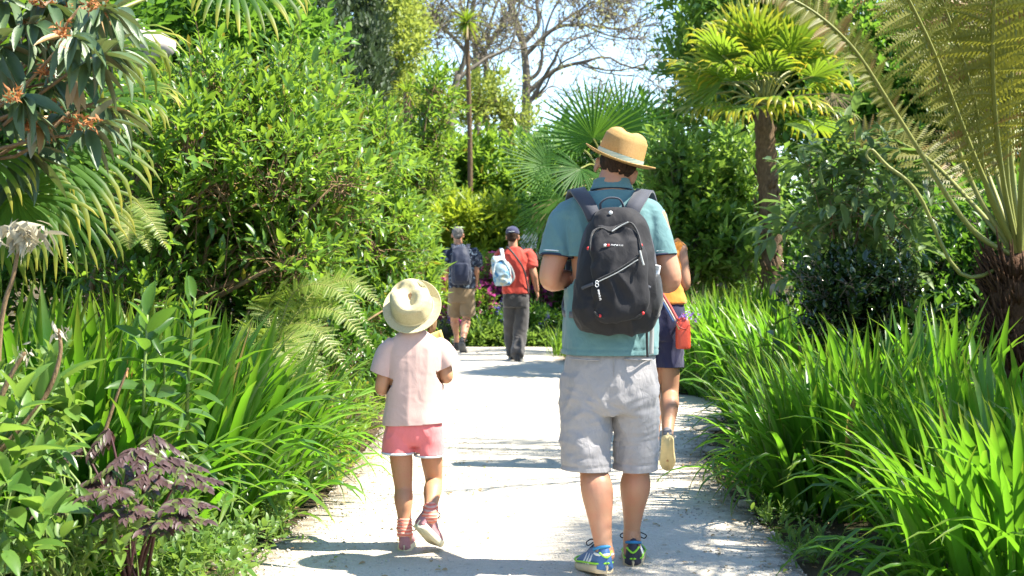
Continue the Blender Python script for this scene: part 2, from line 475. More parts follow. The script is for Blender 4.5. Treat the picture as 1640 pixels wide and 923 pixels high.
def leafy(name, label, cat, base, blobs, n, m, tl, L, W, mat, wood, n_obj=0, n_limbs=10, r0=.02, r1=.006, hq=True, up=.35, flop=0., spread=.85, lump=.33, lumps_per=16,
          twigs=True, group=None, wood_name='stem', crown='foliage', obj_mat=None, lift=.35, shell=.55, trunk=None):
    base = np.asarray(base, float)
    t = thing(name, label, cat, base, group)
    C, D = lumpy(blobs, n, lump, lumps_per, shell)
    D = norm(D + np.array([0, 0, lift]) + rng.normal(0, .3, (n, 3)))
    j = rng.random(n) < .08; C = C + D * (j * rng.uniform(.05, .32, n))[:, None]        # shoots that stand out from the mass
    k = C[:, 2] > gz_min(C)
    C, D = C[k], D[k]
    lv = sprig(C, D, m, tl, L, W, up, spread, flop)
    if n_obj:
        d = np.linalg.norm(lv.P - np.array([0, 0, CAM_H]), axis=1)
        px = lv.P[:, 0] / lv.P[:, 1] * FPX + 820; py = 419 - (lv.P[:, 2] - CAM_H) / lv.P[:, 1] * FPX
        vis = (px > 0) & (px < 1640) & (py > 0) & (py < 923)
        d = d - lv.L * 3 + np.where(vis, 0, 50)
        o = np.argsort(d); big = o[:n_obj]; rest = o[n_obj:]
        leaf_objects(lv.sel(big), t, obj_mat or mat)
        lv = lv.sel(rest)
    mb = MB(); leaves_mesh(mb, lv, hq)
    put(crown, mb.mesh(crown, base), mat, t, 'stuff')
    mb = MB()
    tips = C[rng.choice(len(C), min(n_limbs, len(C)), replace=False)]
    if trunk is not None:
        p, r = trunk
        tube(mb, spline(p, 16), np.interp(np.linspace(0, 1, 16), np.linspace(0, 1, len(r)), r), 10)
        top = np.asarray(p[-1], float)
        limbs(mb, top, tips, r0, r1)
    else:
        limbs(mb, base, tips, r0, r1)
    if twigs:
        for c, d in zip(C[::2], D[::2]):
            tube(mb, [c - d * tl * .9 + [0, 0, -.2 * tl], c, c + d * tl], [r1 * .7, r1 * .5, r1 * .25], 3, cap=False)
    put(wood_name, mb.mesh(wood_name, base), wood, t, 'stuff' if r0 < .0065 else None)
    return t
def gz_min(C):
    return bank(C[:, 0], C[:, 1]) + 0.02

# sword leaves -------------------------------------------------------
def sword_mesh(mat, bend, width=0.034, seg=9, start=0.0, name="leaf", kink=None):
    """unit-length blade rising along Z and bending towards +Y; width across X, folded along the midrib"""
    mb = MB()
    t = np.linspace(0, 1, seg + 1)
    ang = start + bend * t ** 1.9
    if kink: ang = np.where(t > kink, ang + 0.9, ang)
    dy, dz = np.sin(ang), np.cos(ang)
    y = np.concatenate([[0], np.cumsum((dy[1:] + dy[:-1]) / 2 / seg)]); z = np.concatenate([[0], np.cumsum((dz[1:] + dz[:-1]) / 2 / seg)])
    w = width * np.interp(t, [0, .15, .5, .8, 1], [.55, .8, 1, .72, .02]) / 2
    sp = np.stack([0 * t, y, z], 1); up = np.stack([0 * t, -dz, dy], 1)
    f = (w * .55)[:, None] * up
    lf = sp + f; lf[:, 0] -= w; rt = sp + f; rt[:, 0] += w
    k = seg + 1; i = np.arange(seg)
    mb.add(np.vstack([lf, sp, rt]), None, np.vstack([np.stack([i, i + k, i + k + 1, i + 1], 1), np.stack([i + k, i + 2 * k, i + 2 * k + 1, i + k + 1], 1)]), 0, np.tile(t, 3))
    me = mb.mesh(name); me.materials.append(mat)
    return me
def sword_clump(label, cx, cy, rx, ry, n, length, lean, meshes, tilt=.22, name="sword_leaf_clump", extra=0, wscale=1.0, group=None, flop=.2):
    """clump of sword leaves: every blade is a part; anything past n goes into one part"""
    base = np.array([cx, cy, gz(cx, cy)])
    t = thing(name, label, "plant", base, group)
    mbx = MB() if extra else None
    for i in range(n + extra):
        a = rng.uniform(0, 6.283); r = math.sqrt(rng.random())
        ox, oy = r * math.cos(a) * rx, r * math.sin(a) * ry
        out = np.array([ox / rx, oy / ry]) * .75 + np.asarray(lean) + rng.normal(0, .38, 2)
        mag = min(1.6, np.linalg.norm(out))
        yaw = math.atan2(-out[0], out[1])
        pick = int(np.clip(rng.normal(mag * 2.8, 1.5), 0, len(meshes) - 1))
        me = meshes[pick]
        s = length * rng.uniform(.68, 1.12)
        tl = -tilt * mag * rng.uniform(.4, 1.3)
        if rng.random() < flop:                      # outer leaves that have flopped over
            pick = len(meshes) - 1 - int(rng.integers(0, 3)); me = meshes[max(0, pick)]; tl = -rng.uniform(.35, .95); s *= .85
        M = Matrix.Translation((ox, oy, gz(cx + ox, cy + oy) - base[2] - .015)) @ Matrix.Rotation(yaw, 4, 'Z') @ Matrix.Rotation(tl, 4, 'X') @ Matrix.Rotation(rng.normal(0, .5), 4, 'Z') @ Matrix.Diagonal((s * wscale * rng.uniform(.8, 1.25), s, s, 1))
        if i < n:
            o = bpy.data.objects.new("leaf", me); COL.objects.link(o); o.parent = t; o.matrix_local = M
        else:
            v = np.array([x.co for x in me.vertices]); A = np.array(M)
            q = np.array([p.vertices[:] for p in me.polygons])
            mbx.add(v @ A[:3, :3].T + A[:3, 3], None, q, rng.random(), np.tile(np.linspace(0, 1, len(v) // 3), 3))
    if extra: put("leaf_mass", mbx.mesh("leaf_mass"), meshes[0].materials[0], t, 'stuff')
    return t

# fans and fronds ----------------------------------------------------
def fan(mb, hub, axis, nrm, R, nseg=30, half=115, droop=.5, web=.32, fold=.30, seg=6, wmul=1.0, cone=.12, len_var=.12, stem_from=None, stem_r=.008):
    """palm fan: pleated segments spreading from the hub, tips hanging by their weight"""
    hub = np.asarray(hub, float); d = norm(np.asarray(axis, float)); n = np.asarray(nrm, float); n = norm(n - d * np.dot(n, d)); s = np.cross(d, n)
    da = RAD(2 * half / (nseg - 1))
    for i in range(nseg):
        a = RAD(-half) + i * da
        e = d * math.cos(a) + s * math.sin(a) + n * cone * rng.uniform(.5, 1.5)
        e = norm(e); RL = R * (1 - .22 * (abs(a) / RAD(half)) ** 2) * rng.uniform(1 - len_var, 1 + len_var * .3)
        k = droop * rng.uniform(.6, 1.4)
        t = np.linspace(0, 1, seg + 1)
        tt = np.clip((t - .35) / .65, 0, 1)
        dirs = norm(e[None] * (1 - np.minimum(.95, k * tt ** 1.6))[:, None] + np.array([0, 0, -1.0])[None] * (k * tt ** 1.6)[:, None])
        p = hub + np.concatenate([[np.zeros(3)], np.cumsum((dirs[1:] + dirs[:-1]) / 2 * (RL / seg), 0)])
        w = np.where(t < web, 2 * RL * t * math.sin(da / 2) * 1.02, 2 * RL * web * math.sin(da / 2) * wmul * np.interp(t, [web, .6, .85, 1], [1, .95, .6, .04])) / 2
        sd = np.cross(dirs, n); sd = norm(sd); nn = np.cross(sd, dirs)
        f = (w * fold * 2)[:, None] * nn
        lf = p - sd * w[:, None] - f * .5; rt = p + sd * w[:, None] - f * .5; sp = p + f * .5
        kk = seg + 1; j = np.arange(seg)
        mb.add(np.vstack([lf, sp, rt]), None, np.vstack([np.stack([j, j + kk, j + kk + 1, j + 1], 1), np.stack([j + kk, j + 2 * kk, j + 2 * kk + 1, j + kk + 1], 1)]), rng.random() * .5 + (.0 if i % 2 else .12), np.tile(t, 3))
def petiole(mb, a, b, sag, r0, r1):
    a = np.asarray(a, float); b = np.asarray(b, float)
    tube(mb, spline([a, (a + b) / 2 + np.array([0, 0, sag]), b], 9), np.linspace(r0, r1, 9), 6, along=np.zeros(9))

def fern_frond(mb, wood, pts, npin=34, plen=.42, pw=.075, sub=14, stem_r=.012, start=.18, sag=.25, face=(0, 0, 1), curl=0.0):
    """twice-divided frond along a rachis: pinnae on both sides, small leaflets on each pinna"""
    p = spline(pts, 60); T, U, W = frames(p, face)
    tube(wood, p, np.linspace(stem_r, stem_r * .15, 60), 7)
    ts = np.linspace(start, .985, npin)
    VV, TT, RR = [], [], []; cnt = 0
    for t in ts:
        x = t * 59; k = min(58, int(x)); u = x - k
        o = p[k] * (1 - u) + p[k + 1] * u
        prof = min(1.0, .45 + 2.2 * (t - start)) * (1 - max(0, (t - .45) / .55) ** 1.5) + .03
        for sgn in (-1, 1):
            ln = plen * prof * rng.uniform(.72, 1.12); sg_ = sag * rng.uniform(.4, 1.8)
            q = 12
            tt = np.linspace(0, 1, q)
            d0 = norm(U[k] * sgn * .93 + T[k] * rng.uniform(.2, .5) + W[k] * .1 + rng.normal(0, .09, 3))
            dirs = norm(d0[None] * np.ones((q, 1)) + np.array([0, 0, -sg_])[None] * (tt ** 1.4)[:, None] + T[k][None] * (curl * tt ** 2)[:, None])
            rp = o + np.concatenate([[np.zeros(3)], np.cumsum(dirs[:-1] * ln / (q - 1), 0)])
            m = max(4, int(sub * (0.35 + .65 * prof)))
            s = (np.arange(m) + .5) / m
            xi = s * (q - 1); kk = np.minimum(q - 2, xi.astype(int)); uu = (xi - kk)[:, None]
            c = rp[kk] * (1 - uu) + rp[kk + 1] * uu; dd = dirs[kk]
            nn = norm(W[k] * .9 + rng.normal(0, .1, 3)); side = norm(np.cross(dd, nn))
            wl = pw * prof * (1 - s ** 1.7 * .9) / 2 + .003
            hw = ln / m * .46
            rd = rng.random()
            for sg in (-1, 1):
                tip = c + side * sg * wl[:, None] + dd * (wl * .35)[:, None] - nn * (wl * .25)[:, None]
                a = c - dd * hw; b = c + dd * hw
                mid = c + side * sg * (wl * .6)[:, None] + dd * (hw * 1.0)
                v = np.stack([a, tip, b], 1).reshape(-1, 3)
                VV.append(v); TT.append(np.arange(len(v)).reshape(-1, 3) + cnt); cnt += len(v); RR.append(np.full(len(v), rd))
            s0 = norm(np.cross(d0, nn))[None]
            v = np.stack([rp + nn * .001 - s0 * .0025 * (1 - tt)[:, None], rp + nn * .001 + s0 * .0025 * (1 - tt)[:, None]], 1).reshape(-1, 3)
            j = np.arange(q - 1) * 2
            wood.add(v, None, np.stack([j, j + 1, j + 3, j + 2], 1))
    mb.add(np.concatenate(VV), np.concatenate(TT), None, np.concatenate(RR))
# ------------------------------------------------------------------ plant materials
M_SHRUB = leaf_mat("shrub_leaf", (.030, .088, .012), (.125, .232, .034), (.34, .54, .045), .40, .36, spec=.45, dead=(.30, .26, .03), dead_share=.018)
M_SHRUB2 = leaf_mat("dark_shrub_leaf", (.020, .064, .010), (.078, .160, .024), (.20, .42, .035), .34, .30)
M_LIME = leaf_mat("lime_leaf", (.12, .19, .014), (.24, .31, .030), (.50, .62, .04), .42, .42)
M_MAPLE = leaf_mat("broad_leaf", (.046, .120, .020), (.145, .250, .048), (.34, .54, .07), .38, .32)
M_GREY = leaf_mat("greygreen_leaf", (.070, .120, .038), (.155, .215, .078), (.26, .42, .08), .32, .40)
M_GLOSS = leaf_mat("glossy_dark_leaf", (.010, .028, .008), (.042, .085, .018), (.07, .14, .02), .12, .20, spec=.6)
M_RHODO = leaf_mat("leathery_leaf", (.045, .085, .035), (.10, .15, .060), (.20, .30, .06), .15, .36, back=(.20, .19, .11), veins=.2, dead=(.28, .17, .06), dead_share=.05)
M_SWORD = leaf_mat("sword_leaf", (.028, .092, .008), (.075, .180, .016), (.24, .56, .025), .42, .34, tip=(.16, .20, .02), tip_from=.8, veins=.25, dead=(.26, .21, .06), dead_share=.012)
M_SWORD2 = leaf_mat("strap_leaf", (.05, .12, .012), (.12, .215, .025), (.34, .58, .04), .42, .36, tip=(.25, .24, .05), tip_from=.75)
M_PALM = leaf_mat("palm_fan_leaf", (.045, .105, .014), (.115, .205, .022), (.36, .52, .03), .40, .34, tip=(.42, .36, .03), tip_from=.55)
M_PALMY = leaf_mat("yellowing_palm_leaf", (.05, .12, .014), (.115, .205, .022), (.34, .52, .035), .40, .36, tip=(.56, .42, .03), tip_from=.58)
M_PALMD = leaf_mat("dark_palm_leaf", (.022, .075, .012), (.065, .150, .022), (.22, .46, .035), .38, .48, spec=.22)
M_PALMH = leaf_mat("hanging_palm_leaf", (.022, .070, .010), (.060, .128, .018), (.26, .46, .03), .36, .48, spec=.2, tip=(.34, .31, .04), tip_from=.66)  # tip colour is part yellowing, part sunlight painted onto the hanging finger ends
M_DEADP = leaf_mat("dead_palm_leaf", (.20, .14, .07), (.34, .26, .14), (.40, .28, .12), .25, .7)
M_OAK = leaf_mat("sparse_oak_leaf", (.15, .155, .055), (.27, .265, .11), (.46, .46, .16), .42, .6)
M_PALE = leaf_mat("pale_tree_leaf", (.13, .19, .032), (.23, .30, .06), (.46, .54, .09), .42, .5)
M_CONI = leaf_mat("conifer_leaf", (.030, .055, .024), (.075, .11, .045), (.10, .16, .05), .2, .6)
M_FAR = leaf_mat("far_tree_leaf", (.036, .105, .014), (.10, .215, .028), (.26, .50, .045), .38, .45)
M_FERN = leaf_mat("fern_leaf", (.085, .160, .022), (.19, .27, .042), (.42, .56, .06), .45, .5)
M_TFERN = leaf_mat("tree_fern_leaf", (.10, .115, .018), (.225, .210, .036), (.42, .42, .05), .40, .5, dead=(.27, .17, .05), dead_share=.17)
M_BRONZE = leaf_mat("bronze_leaf", (.036, .022, .024), (.115, .070, .064), (.18, .09, .07), .22, .38, dead=(.09, .115, .03), dead_share=.28)
M_LILY = leaf_mat("lily_leaf", (.035, .09, .016), (.075, .15, .028), (.24, .46, .045), .36, .30)
M_HERB = leaf_mat("herb_leaf", (.05, .115, .02), (.125, .205, .04), (.32, .50, .07), .36, .45)
M_DRY = leaf_mat("dry_grass_blade", (.26, .22, .10), (.40, .34, .16), (.42, .36, .15), .3, .7)
M_BARK = bark_mat("grey_bark", (.10, .085, .065), (.24, .21, .165))
M_TWIG = bark_mat("brown_twig", (.16, .10, .05), (.30, .20, .11), 30)
M_GSTEM = plain_mat("green_stem", (.13, .19, .04), .5)
M_FIBRE = bark_mat("palm_fibre", (.07, .042, .022), (.20, .135, .075), 40, (1, 1, .35), 1.0)
M_TRUNKF = bark_mat("fern_trunk_fibre", (.045, .022, .012), (.16, .085, .045), 55, (1, 1, .2), 1.0)
M_RACHIS = plain_mat("frond_stalk", (.20, .21, .05), .45)
M_MAGENTA = leaf_mat("magenta_petal", (.32, .03, .15), (.50, .07, .25), (.45, .08, .26), .3, .5)
M_PURPLE = leaf_mat("plum_petal", (.20, .02, .10), (.36, .05, .20), (.34, .05, .20), .3, .5)
M_BLUE = leaf_mat("blue_petal", (.10, .08, .36), (.20, .17, .55), (.2, .2, .6), .3, .5)
M_WHITEF = leaf_mat("white_petal", (.65, .64, .60), (.82, .80, .76), (.7, .7, .65), .3, .5)
M_CREAM = leaf_mat("cream_leaf", (.40, .38, .20), (.62, .56, .34), (.6, .55, .3), .35, .45)
M_RUST = leaf_mat("rusty_flower", (.30, .10, .03), (.50, .21, .06), (.5, .2, .06), .25, .6)
M_WILT = leaf_mat("wilted_flower", (.36, .32, .22), (.52, .48, .36), (.45, .4, .28), .25, .7)
M_DEADL = leaf_mat("dead_leaf", (.30, .19, .09), (.46, .34, .18), (.5, .36, .16), .25, .6)

# ------------------------------------------------------------------ far trees behind the garden
def branching(mb, p, d, L, r, depth, tips, bend=.25, up=.05, split=(2, 3), shrink=.74, ang=.62, kink=.18):
    n = 5
    pts = [p]; q = p.copy(); dd = d.copy()
    for i in range(n):
        dd = norm(dd + rng.normal(0, kink, 3) + np.array([0, 0, up])); q = q + dd * L / n; pts.append(q)
    r1 = r * (.62 if depth else .3)
    tube(mb, pts, np.linspace(r, r1, n + 1), 7 if r > .06 else 4, cap=False)
    if depth == 0:
        tips.append((q, dd)); return
    k = rng.integers(split[0], split[1] + 1)
    for i in range(k):
        ax = norm(np.cross(dd, rng.normal(0, 1, 3)))
        nd = norm(dd * math.cos(ang * rng.uniform(.5, 1.3)) + ax * math.sin(ang * rng.uniform(.6, 1.3)))
        st = np.array(pts[-1 - (i % 2) * rng.integers(0, 3)])
        branching(mb, st, nd, L * shrink * rng.uniform(.8, 1.2), r1 * (.9 if i == 0 else .68), depth - 1, tips, bend, up, split, shrink, ang, kink)
    if depth <= 2: tips.append((q, dd))
def bare_tree(label, base, starts, r, depth, leaf_n, leaf_l, mat, group, L=3.2, ang=.62, up=.05):
    t = thing("oak_tree", label, "tree", base, group)
    base = np.asarray(base, float); tips = []
    mb = MB(); top = None
    for pts, rr, dl in starts:
        p = spline(pts, 14); tube(mb, p, np.linspace(rr[0], rr[1], 14), 10)
        for k in range(3):
            d = norm(p[-1] - p[-3]); ax = norm(np.cross(d, rng.normal(0, 1, 3)))
            branching(mb, p[-1 - k], norm(d + ax * (.15 + .5 * k)), dl * rng.uniform(.8, 1.1), rr[1] * (.9 - .18 * k), depth, tips, up=up, ang=ang)
    put("trunk", mb.mesh("trunk", base), M_BARK, t)
    C = np.array([a for a, b in tips]); D = np.array([b for a, b in tips])
    mb = MB()
    for c, d in zip(C, D):                               # fine twigs beyond the last forks
        for j in range(3):
            e = norm(d + rng.normal(0, .6, 3)); f = norm(e + rng.normal(0, .5, 3))
            tube(mb, [c, c + e * .3, c + e * .3 + f * .35], [.016, .011, .005], 3, cap=False)
    put("twigs", mb.mesh("twigs", base), M_BARK, t, 'stuff')
    k = rng.choice(len(C), leaf_n); c = C[k] + rng.normal(0, .38, (leaf_n, 3)); d = norm(D[k] + rng.normal(0, .7, (leaf_n, 3)))
    lv = sprig(c, d, 4, .25, leaf_l, leaf_l * .55, .1)
    mb = MB(); leaves_mesh(mb, lv, False); put("crown", mb.mesh("crown", base), mat, t, 'stuff')
    return t
Y = 46.0
bare_tree("tall bare oak with straight forked trunk and thin budding branches against the sky", (at(842, 200, Y)[0], Y, 0),
          [([(at(840, 230, Y)[0], Y, 0), at(842, 190, Y), at(843, 120, Y), at(838, 66, Y)], (.17, .11), 2.9),
           ([at(843, 132, Y), at(862, 116, Y), at(868, 96, Y), at(868, 84, Y)], (.075, .05), 2.0),
           ([at(838, 70, Y), at(862, 40, Y), at(860, 8, Y)], (.09, .06), 2.6), ([at(843, 150, Y), at(890, 112, Y), at(940, 98, Y)], (.09, .05), 1.9), ([at(840, 90, Y), at(890, 45, Y), at(945, 40, Y)], (.08, .05), 2.0)], .3, 4, 1100, .10, M_OAK, None, ang=.72, up=.03)
Y = 41.0
bare_tree("spreading oak with thick crooked limbs behind the hedge, thin olive leaves", (at(812, 230, Y)[0], Y, 0),
          [([(at(815, 230, Y)[0], Y, 0), at(812, 205, Y), at(800, 180, Y), at(795, 165, Y)], (.24, .11), 1.5),
           ([at(815, 215, Y), at(840, 180, Y), at(850, 160, Y)], (.12, .07), 1.6)], .3, 4, 900, .10, M_OAK, None, L=2, ang=.7)
Y = 36.0
bare_tree("crooked dark limbed oak left of the slender cordyline stem", (at(720, 230, Y)[0], Y, 0),
          [([(at(722, 230, Y)[0], Y, 0), at(720, 215, Y), at(722, 165, Y), at(735, 120, Y)], (.14, .08), 1.6),
           ([at(700, 218, Y), at(712, 190, Y), at(690, 160, Y)], (.08, .05), 1.3)], .2, 4, 700, .09, M_OAK, None, ang=.8)
Y = 40.0
bare_tree("wide bare oak whose upper boughs cross behind the cordyline head", (at(700, 230, Y + 10)[0], Y + 10, 0),
          [([(at(765, 230, Y + 10)[0], Y + 10, 0), at(765, 150, Y + 10), at(760, 62, Y + 10)], (.16, .11), 3.2),
           ([at(765, 100, Y + 10), at(790, 60, Y + 10), at(815, 20, Y + 10)], (.10, .06), 2.6),
           ([at(765, 110, Y + 10), at(735, 70, Y + 10), at(705, 40, Y + 10)], (.09, .06), 2.6)], .3, 4, 380, .10, M_OAK, None, ang=.75, up=.02)
# woodland beyond the garden, closing the view at eye level
mb = MB(); C = np.stack([rng.uniform(-34, 34, 5200), rng.uniform(58, 66, 5200), rng.random(5200) ** .8 * 6.4], 1)
C[:, 2] *= .75 + .25 * np.sin(C[:, 0] * .9) * np.cos(C[:, 0] * .37 + 1)
lv = sprig(C, norm(rng.normal(0, 1, C.shape) + [0, -.4, .6]), 7, .7, .30, .16, .3); leaves_mesh(mb, lv, False)
tag(put("far_wood", mb.mesh("far_wood"), M_PALE), "pale far woodland closing the view beyond the garden", "woodland", kind='stuff')
def ftree(name, label, px, Y, blobs, n, L, mat, trunk_r=.2, cat="tree", m=7, tl=.5, top=None, nl=12, **kw):
    x = at(px, 419, Y)[0]
    tp = at(px, top, Y) if top is not None else blobs[0][0] - np.array([0, 0, blobs[0][1][2] * .3])
    return leafy(name, label, cat, (x, Y, 0), blobs, n, m, tl, L, L * .5, mat, M_BARK, 0, nl, trunk_r * .45, .02, False, trunk=([(x, Y, 0), (x + .1, Y, tp[2] * .5), tp], [trunk_r, trunk_r * .8, trunk_r * .5]), wood_name='trunk', crown='crown', twigs=False, **kw)
ftree("conifer_tree", "dark cypress with upright foliage plumes behind the leafy shrub", 552, 30,
      [Bl(530, 60, 30, 34, 150, 1.2), Bl(572, 50, 30.5, 34, 150, 1.2), Bl(552, 150, 30, 55, 110, 1.5), Bl(505, 120, 30, 24, 110, .8), Bl(598, 130, 30, 16, 90, .8)], 4200, .13, M_CONI, .25, m=5, tl=.35, lump=.22, lumps_per=40, up=1.3)
ftree("broadleaf_tree", "pale yellowish green tree between the cypress and the bare oaks", 640, 34,
      [Bl(635, 90, 34, 42, 100, 1.6), Bl(612, 20, 34, 40, 60, 1.5), Bl(650, 170, 34, 45, 60, 1.4)], 1900, .13, M_PALE, .18, lump=.3, lumps_per=22)
ftree("holm_oak", "low olive green tree under the bare crooked oaks", 790, 38, [Bl(775, 150, 38, 38, 42, 1.0), Bl(740, 185, 38, 55, 32, 1.0), Bl(825, 200, 38, 50, 22, 1)], 700, .13, M_PALE, .15)
# cordylines with slender bare stems
def cordyline(label, px, Y, ytop, R, stem_r, n=46):
    x = at(px, 419, Y)[0]; b = np.array([x, Y, 0]); tp = at(px, ytop, Y)
    t = thing("cordyline_tree", label, "tree", b)
    mb = MB(); tube(mb, spline([b, (b + tp) / 2 + [.06, 0, 0], tp], 14), np.linspace(stem_r * 1.2, stem_r * .8, 14), 9); put("trunk", mb.mesh("trunk", b), M_FIBRE, t)
    live, dead = MB(), MB()
    for i in range(n):
        e = norm(rng.normal(0, 1, 3) + [0, 0, .35 if i < n * .7 else -1.1]); s = norm(np.cross(e, [.1, .2, 1])); nn = np.cross(s, e)
        L = R * rng.uniform(.75, 1.1); tt = np.linspace(0, 1, 6)
        dr = norm(e[None] + np.array([0, 0, -1.0]) * (tt ** 1.6 * .8)[:, None]); p = tp + np.concatenate([[np.zeros(3)], np.cumsum(dr[1:] * L / 5, 0)])
        w = L * .035 * np.array([.6, 1, 1, .9, .6, .05])
        v = np.vstack([p - s * w[:, None], p + s * w[:, None]]); j = np.arange(5)
        (live if i < n * .8 else dead).add(v, None, np.stack([j, j + 6, j + 7, j + 1], 1), rng.random(), np.tile(tt, 2))
    put("crown", live.mesh("crown", b), M_PALM, t); put("dead_skirt", dead.mesh("dead_skirt", b), M_DEADP, t)
cordyline("slender cordyline with one tall thin stem in front of bare oaks", 748, 27, 36, .42, .050, 110)
cordyline("short cordyline with ragged head beside the pale tree", 652, 24, 150, .40, .085, 60)

# ------------------------------------------------------------------ hedge and shrubs across the far end
leafy("laurel_shrub", "wide sunlit laurel hedge spanning below the bare oaks", "shrub", (-1.2, 28.5, .26),
      [Bl(700, 290, 28.5, 70, 66, 1.2), Bl(790, 280, 28.5, 75, 62, 1.2), Bl(860, 300, 28.5, 50, 60, 1.2), Bl(640, 270, 28.5, 50, 60, 1.2), Bl(760, 370, 28, 120, 60, 1.2)], 3600, 7, .30, .17, .065, M_SHRUB, M_BARK, hq=False, twigs=False, lumps_per=22)
leafy("lime_shrub", "lime green shrub with whorled leaves behind the two walking men", "shrub", (at(750, 419, 24)[0], 24, .26),
      [Bl(745, 370, 24, 62, 46, .8), Bl(715, 400, 24, 40, 50, .7), Bl(790, 385, 24, 40, 48, .7), Bl(760, 440, 24, 80, 55, .8)], 1700, 8, .26, .15, .048, M_LIME, M_BARK, hq=False, twigs=False, lump=.28, lumps_per=20)
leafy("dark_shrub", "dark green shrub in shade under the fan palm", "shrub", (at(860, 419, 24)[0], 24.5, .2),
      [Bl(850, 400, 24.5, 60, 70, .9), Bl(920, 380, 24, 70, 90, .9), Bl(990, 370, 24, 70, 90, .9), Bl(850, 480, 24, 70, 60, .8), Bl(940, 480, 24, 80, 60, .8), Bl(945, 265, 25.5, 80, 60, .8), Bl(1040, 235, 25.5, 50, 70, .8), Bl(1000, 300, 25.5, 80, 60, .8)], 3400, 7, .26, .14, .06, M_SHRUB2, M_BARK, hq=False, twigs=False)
# flowering plants in the far bed
def flowers(name, label, blobs, base, n, L, petal, leafm, nl=500, leaf_l=.07, cat="plant", per=5, spike=0.0, ml='foliage'):
    t = thing(name, label, cat, base)
    C, D = lumpy(blobs, nl, .4, 14); lv = sprig(C, norm(D + [0, 0, .6]), 6, .12, leaf_l, leaf_l * .35, .3)
    mb = MB(); leaves_mesh(mb, lv, False); put(ml, mb.mesh(ml, base), leafm, t, 'stuff')
    C, D = lumpy(blobs, n, .42, 14, .2)
    if spike:
        C = np.concatenate([C + np.array([0, 0, spike * k / 5]) for k in range(6)]); D = np.tile(D, (6, 1))
    lv = sprig(C, D, per, L * .5, L, L * .7, .1, 1.3)
    mb = MB(); leaves_mesh(mb, lv, False); put("blossom", mb.mesh("blossom", base), petal, t, 'stuff')
    mb = MB(); limbs(mb, base, C[rng.choice(len(C), 10)], .012, .004); put("stem", mb.mesh("stem", base), M_GSTEM, t)
flowers("flower_plant", "pink flowering plant beside the khaki shorts", [Bl(700, 455, 22.2, 14, 30, .3), Bl(720, 490, 22, 16, 26, .3)], (at(700, 419, 22.2)[0], 22.2, .1), 60, .095, M_MAGENTA, M_LIME, 260)
flowers("flower_plant", "magenta flowers in the bed between the two walking men", [Bl(785, 440, 22.5, 22, 30, .35), Bl(775, 490, 22.2, 20, 30, .3)], (at(780, 419, 22.4)[0], 22.4, .1), 130, .09, M_MAGENTA, M_SHRUB, 420)
flowers("flower_plant", "plum purple flower mound behind the man in red", [Bl(800, 470, 22.8, 40, 34, .4), Bl(868, 455, 22.6, 16, 30, .3)], (at(805, 419, 22.8)[0], 22.8, .1), 330, .085, M_PURPLE, M_SHRUB2, 300)
flowers("flower_plant", "blue flowering border plants along the far path edge", [Bl(780, 520, 22, 60, 24, .3), Bl(870, 520, 21.9, 45, 24, .3)], (at(830, 419, 22)[0], 22, .1), 46, .05, M_BLUE, M_SHRUB2, 900, spike=.10, per=3)
flowers("white_flower_shrub", "white blossom shrub just right of the navy cap", [Bl(858, 395, 22.6, 18, 32, .3)], (at(858, 419, 22.6)[0], 22.6, .1), 90, .085, M_WHITEF, M_SHRUB2, 160, cat="shrub")
flowers("border_plant", "low green border foliage where the path turns", [Bl(770, 545, 21.7, 50, 16, .2), Bl(850, 552, 21.6, 50, 14, .2)], (at(800, 419, 21.7)[0], 21.7, .08), 8, .03, M_BLUE, M_HERB, 700, .11)
flowers("cream_rhododendron", "rhododendron with pale cream new leaves beside the child's hat", [Bl(665, 425, 15, 30, 40, .4), Bl(680, 465, 14.8, 14, 36, .3), Bl(650, 470, 15, 34, 50, .5)], (at(668, 419, 15)[0], 15, .2), 34, .075, M_CREAM, M_SHRUB, 800, .10, cat="shrub")

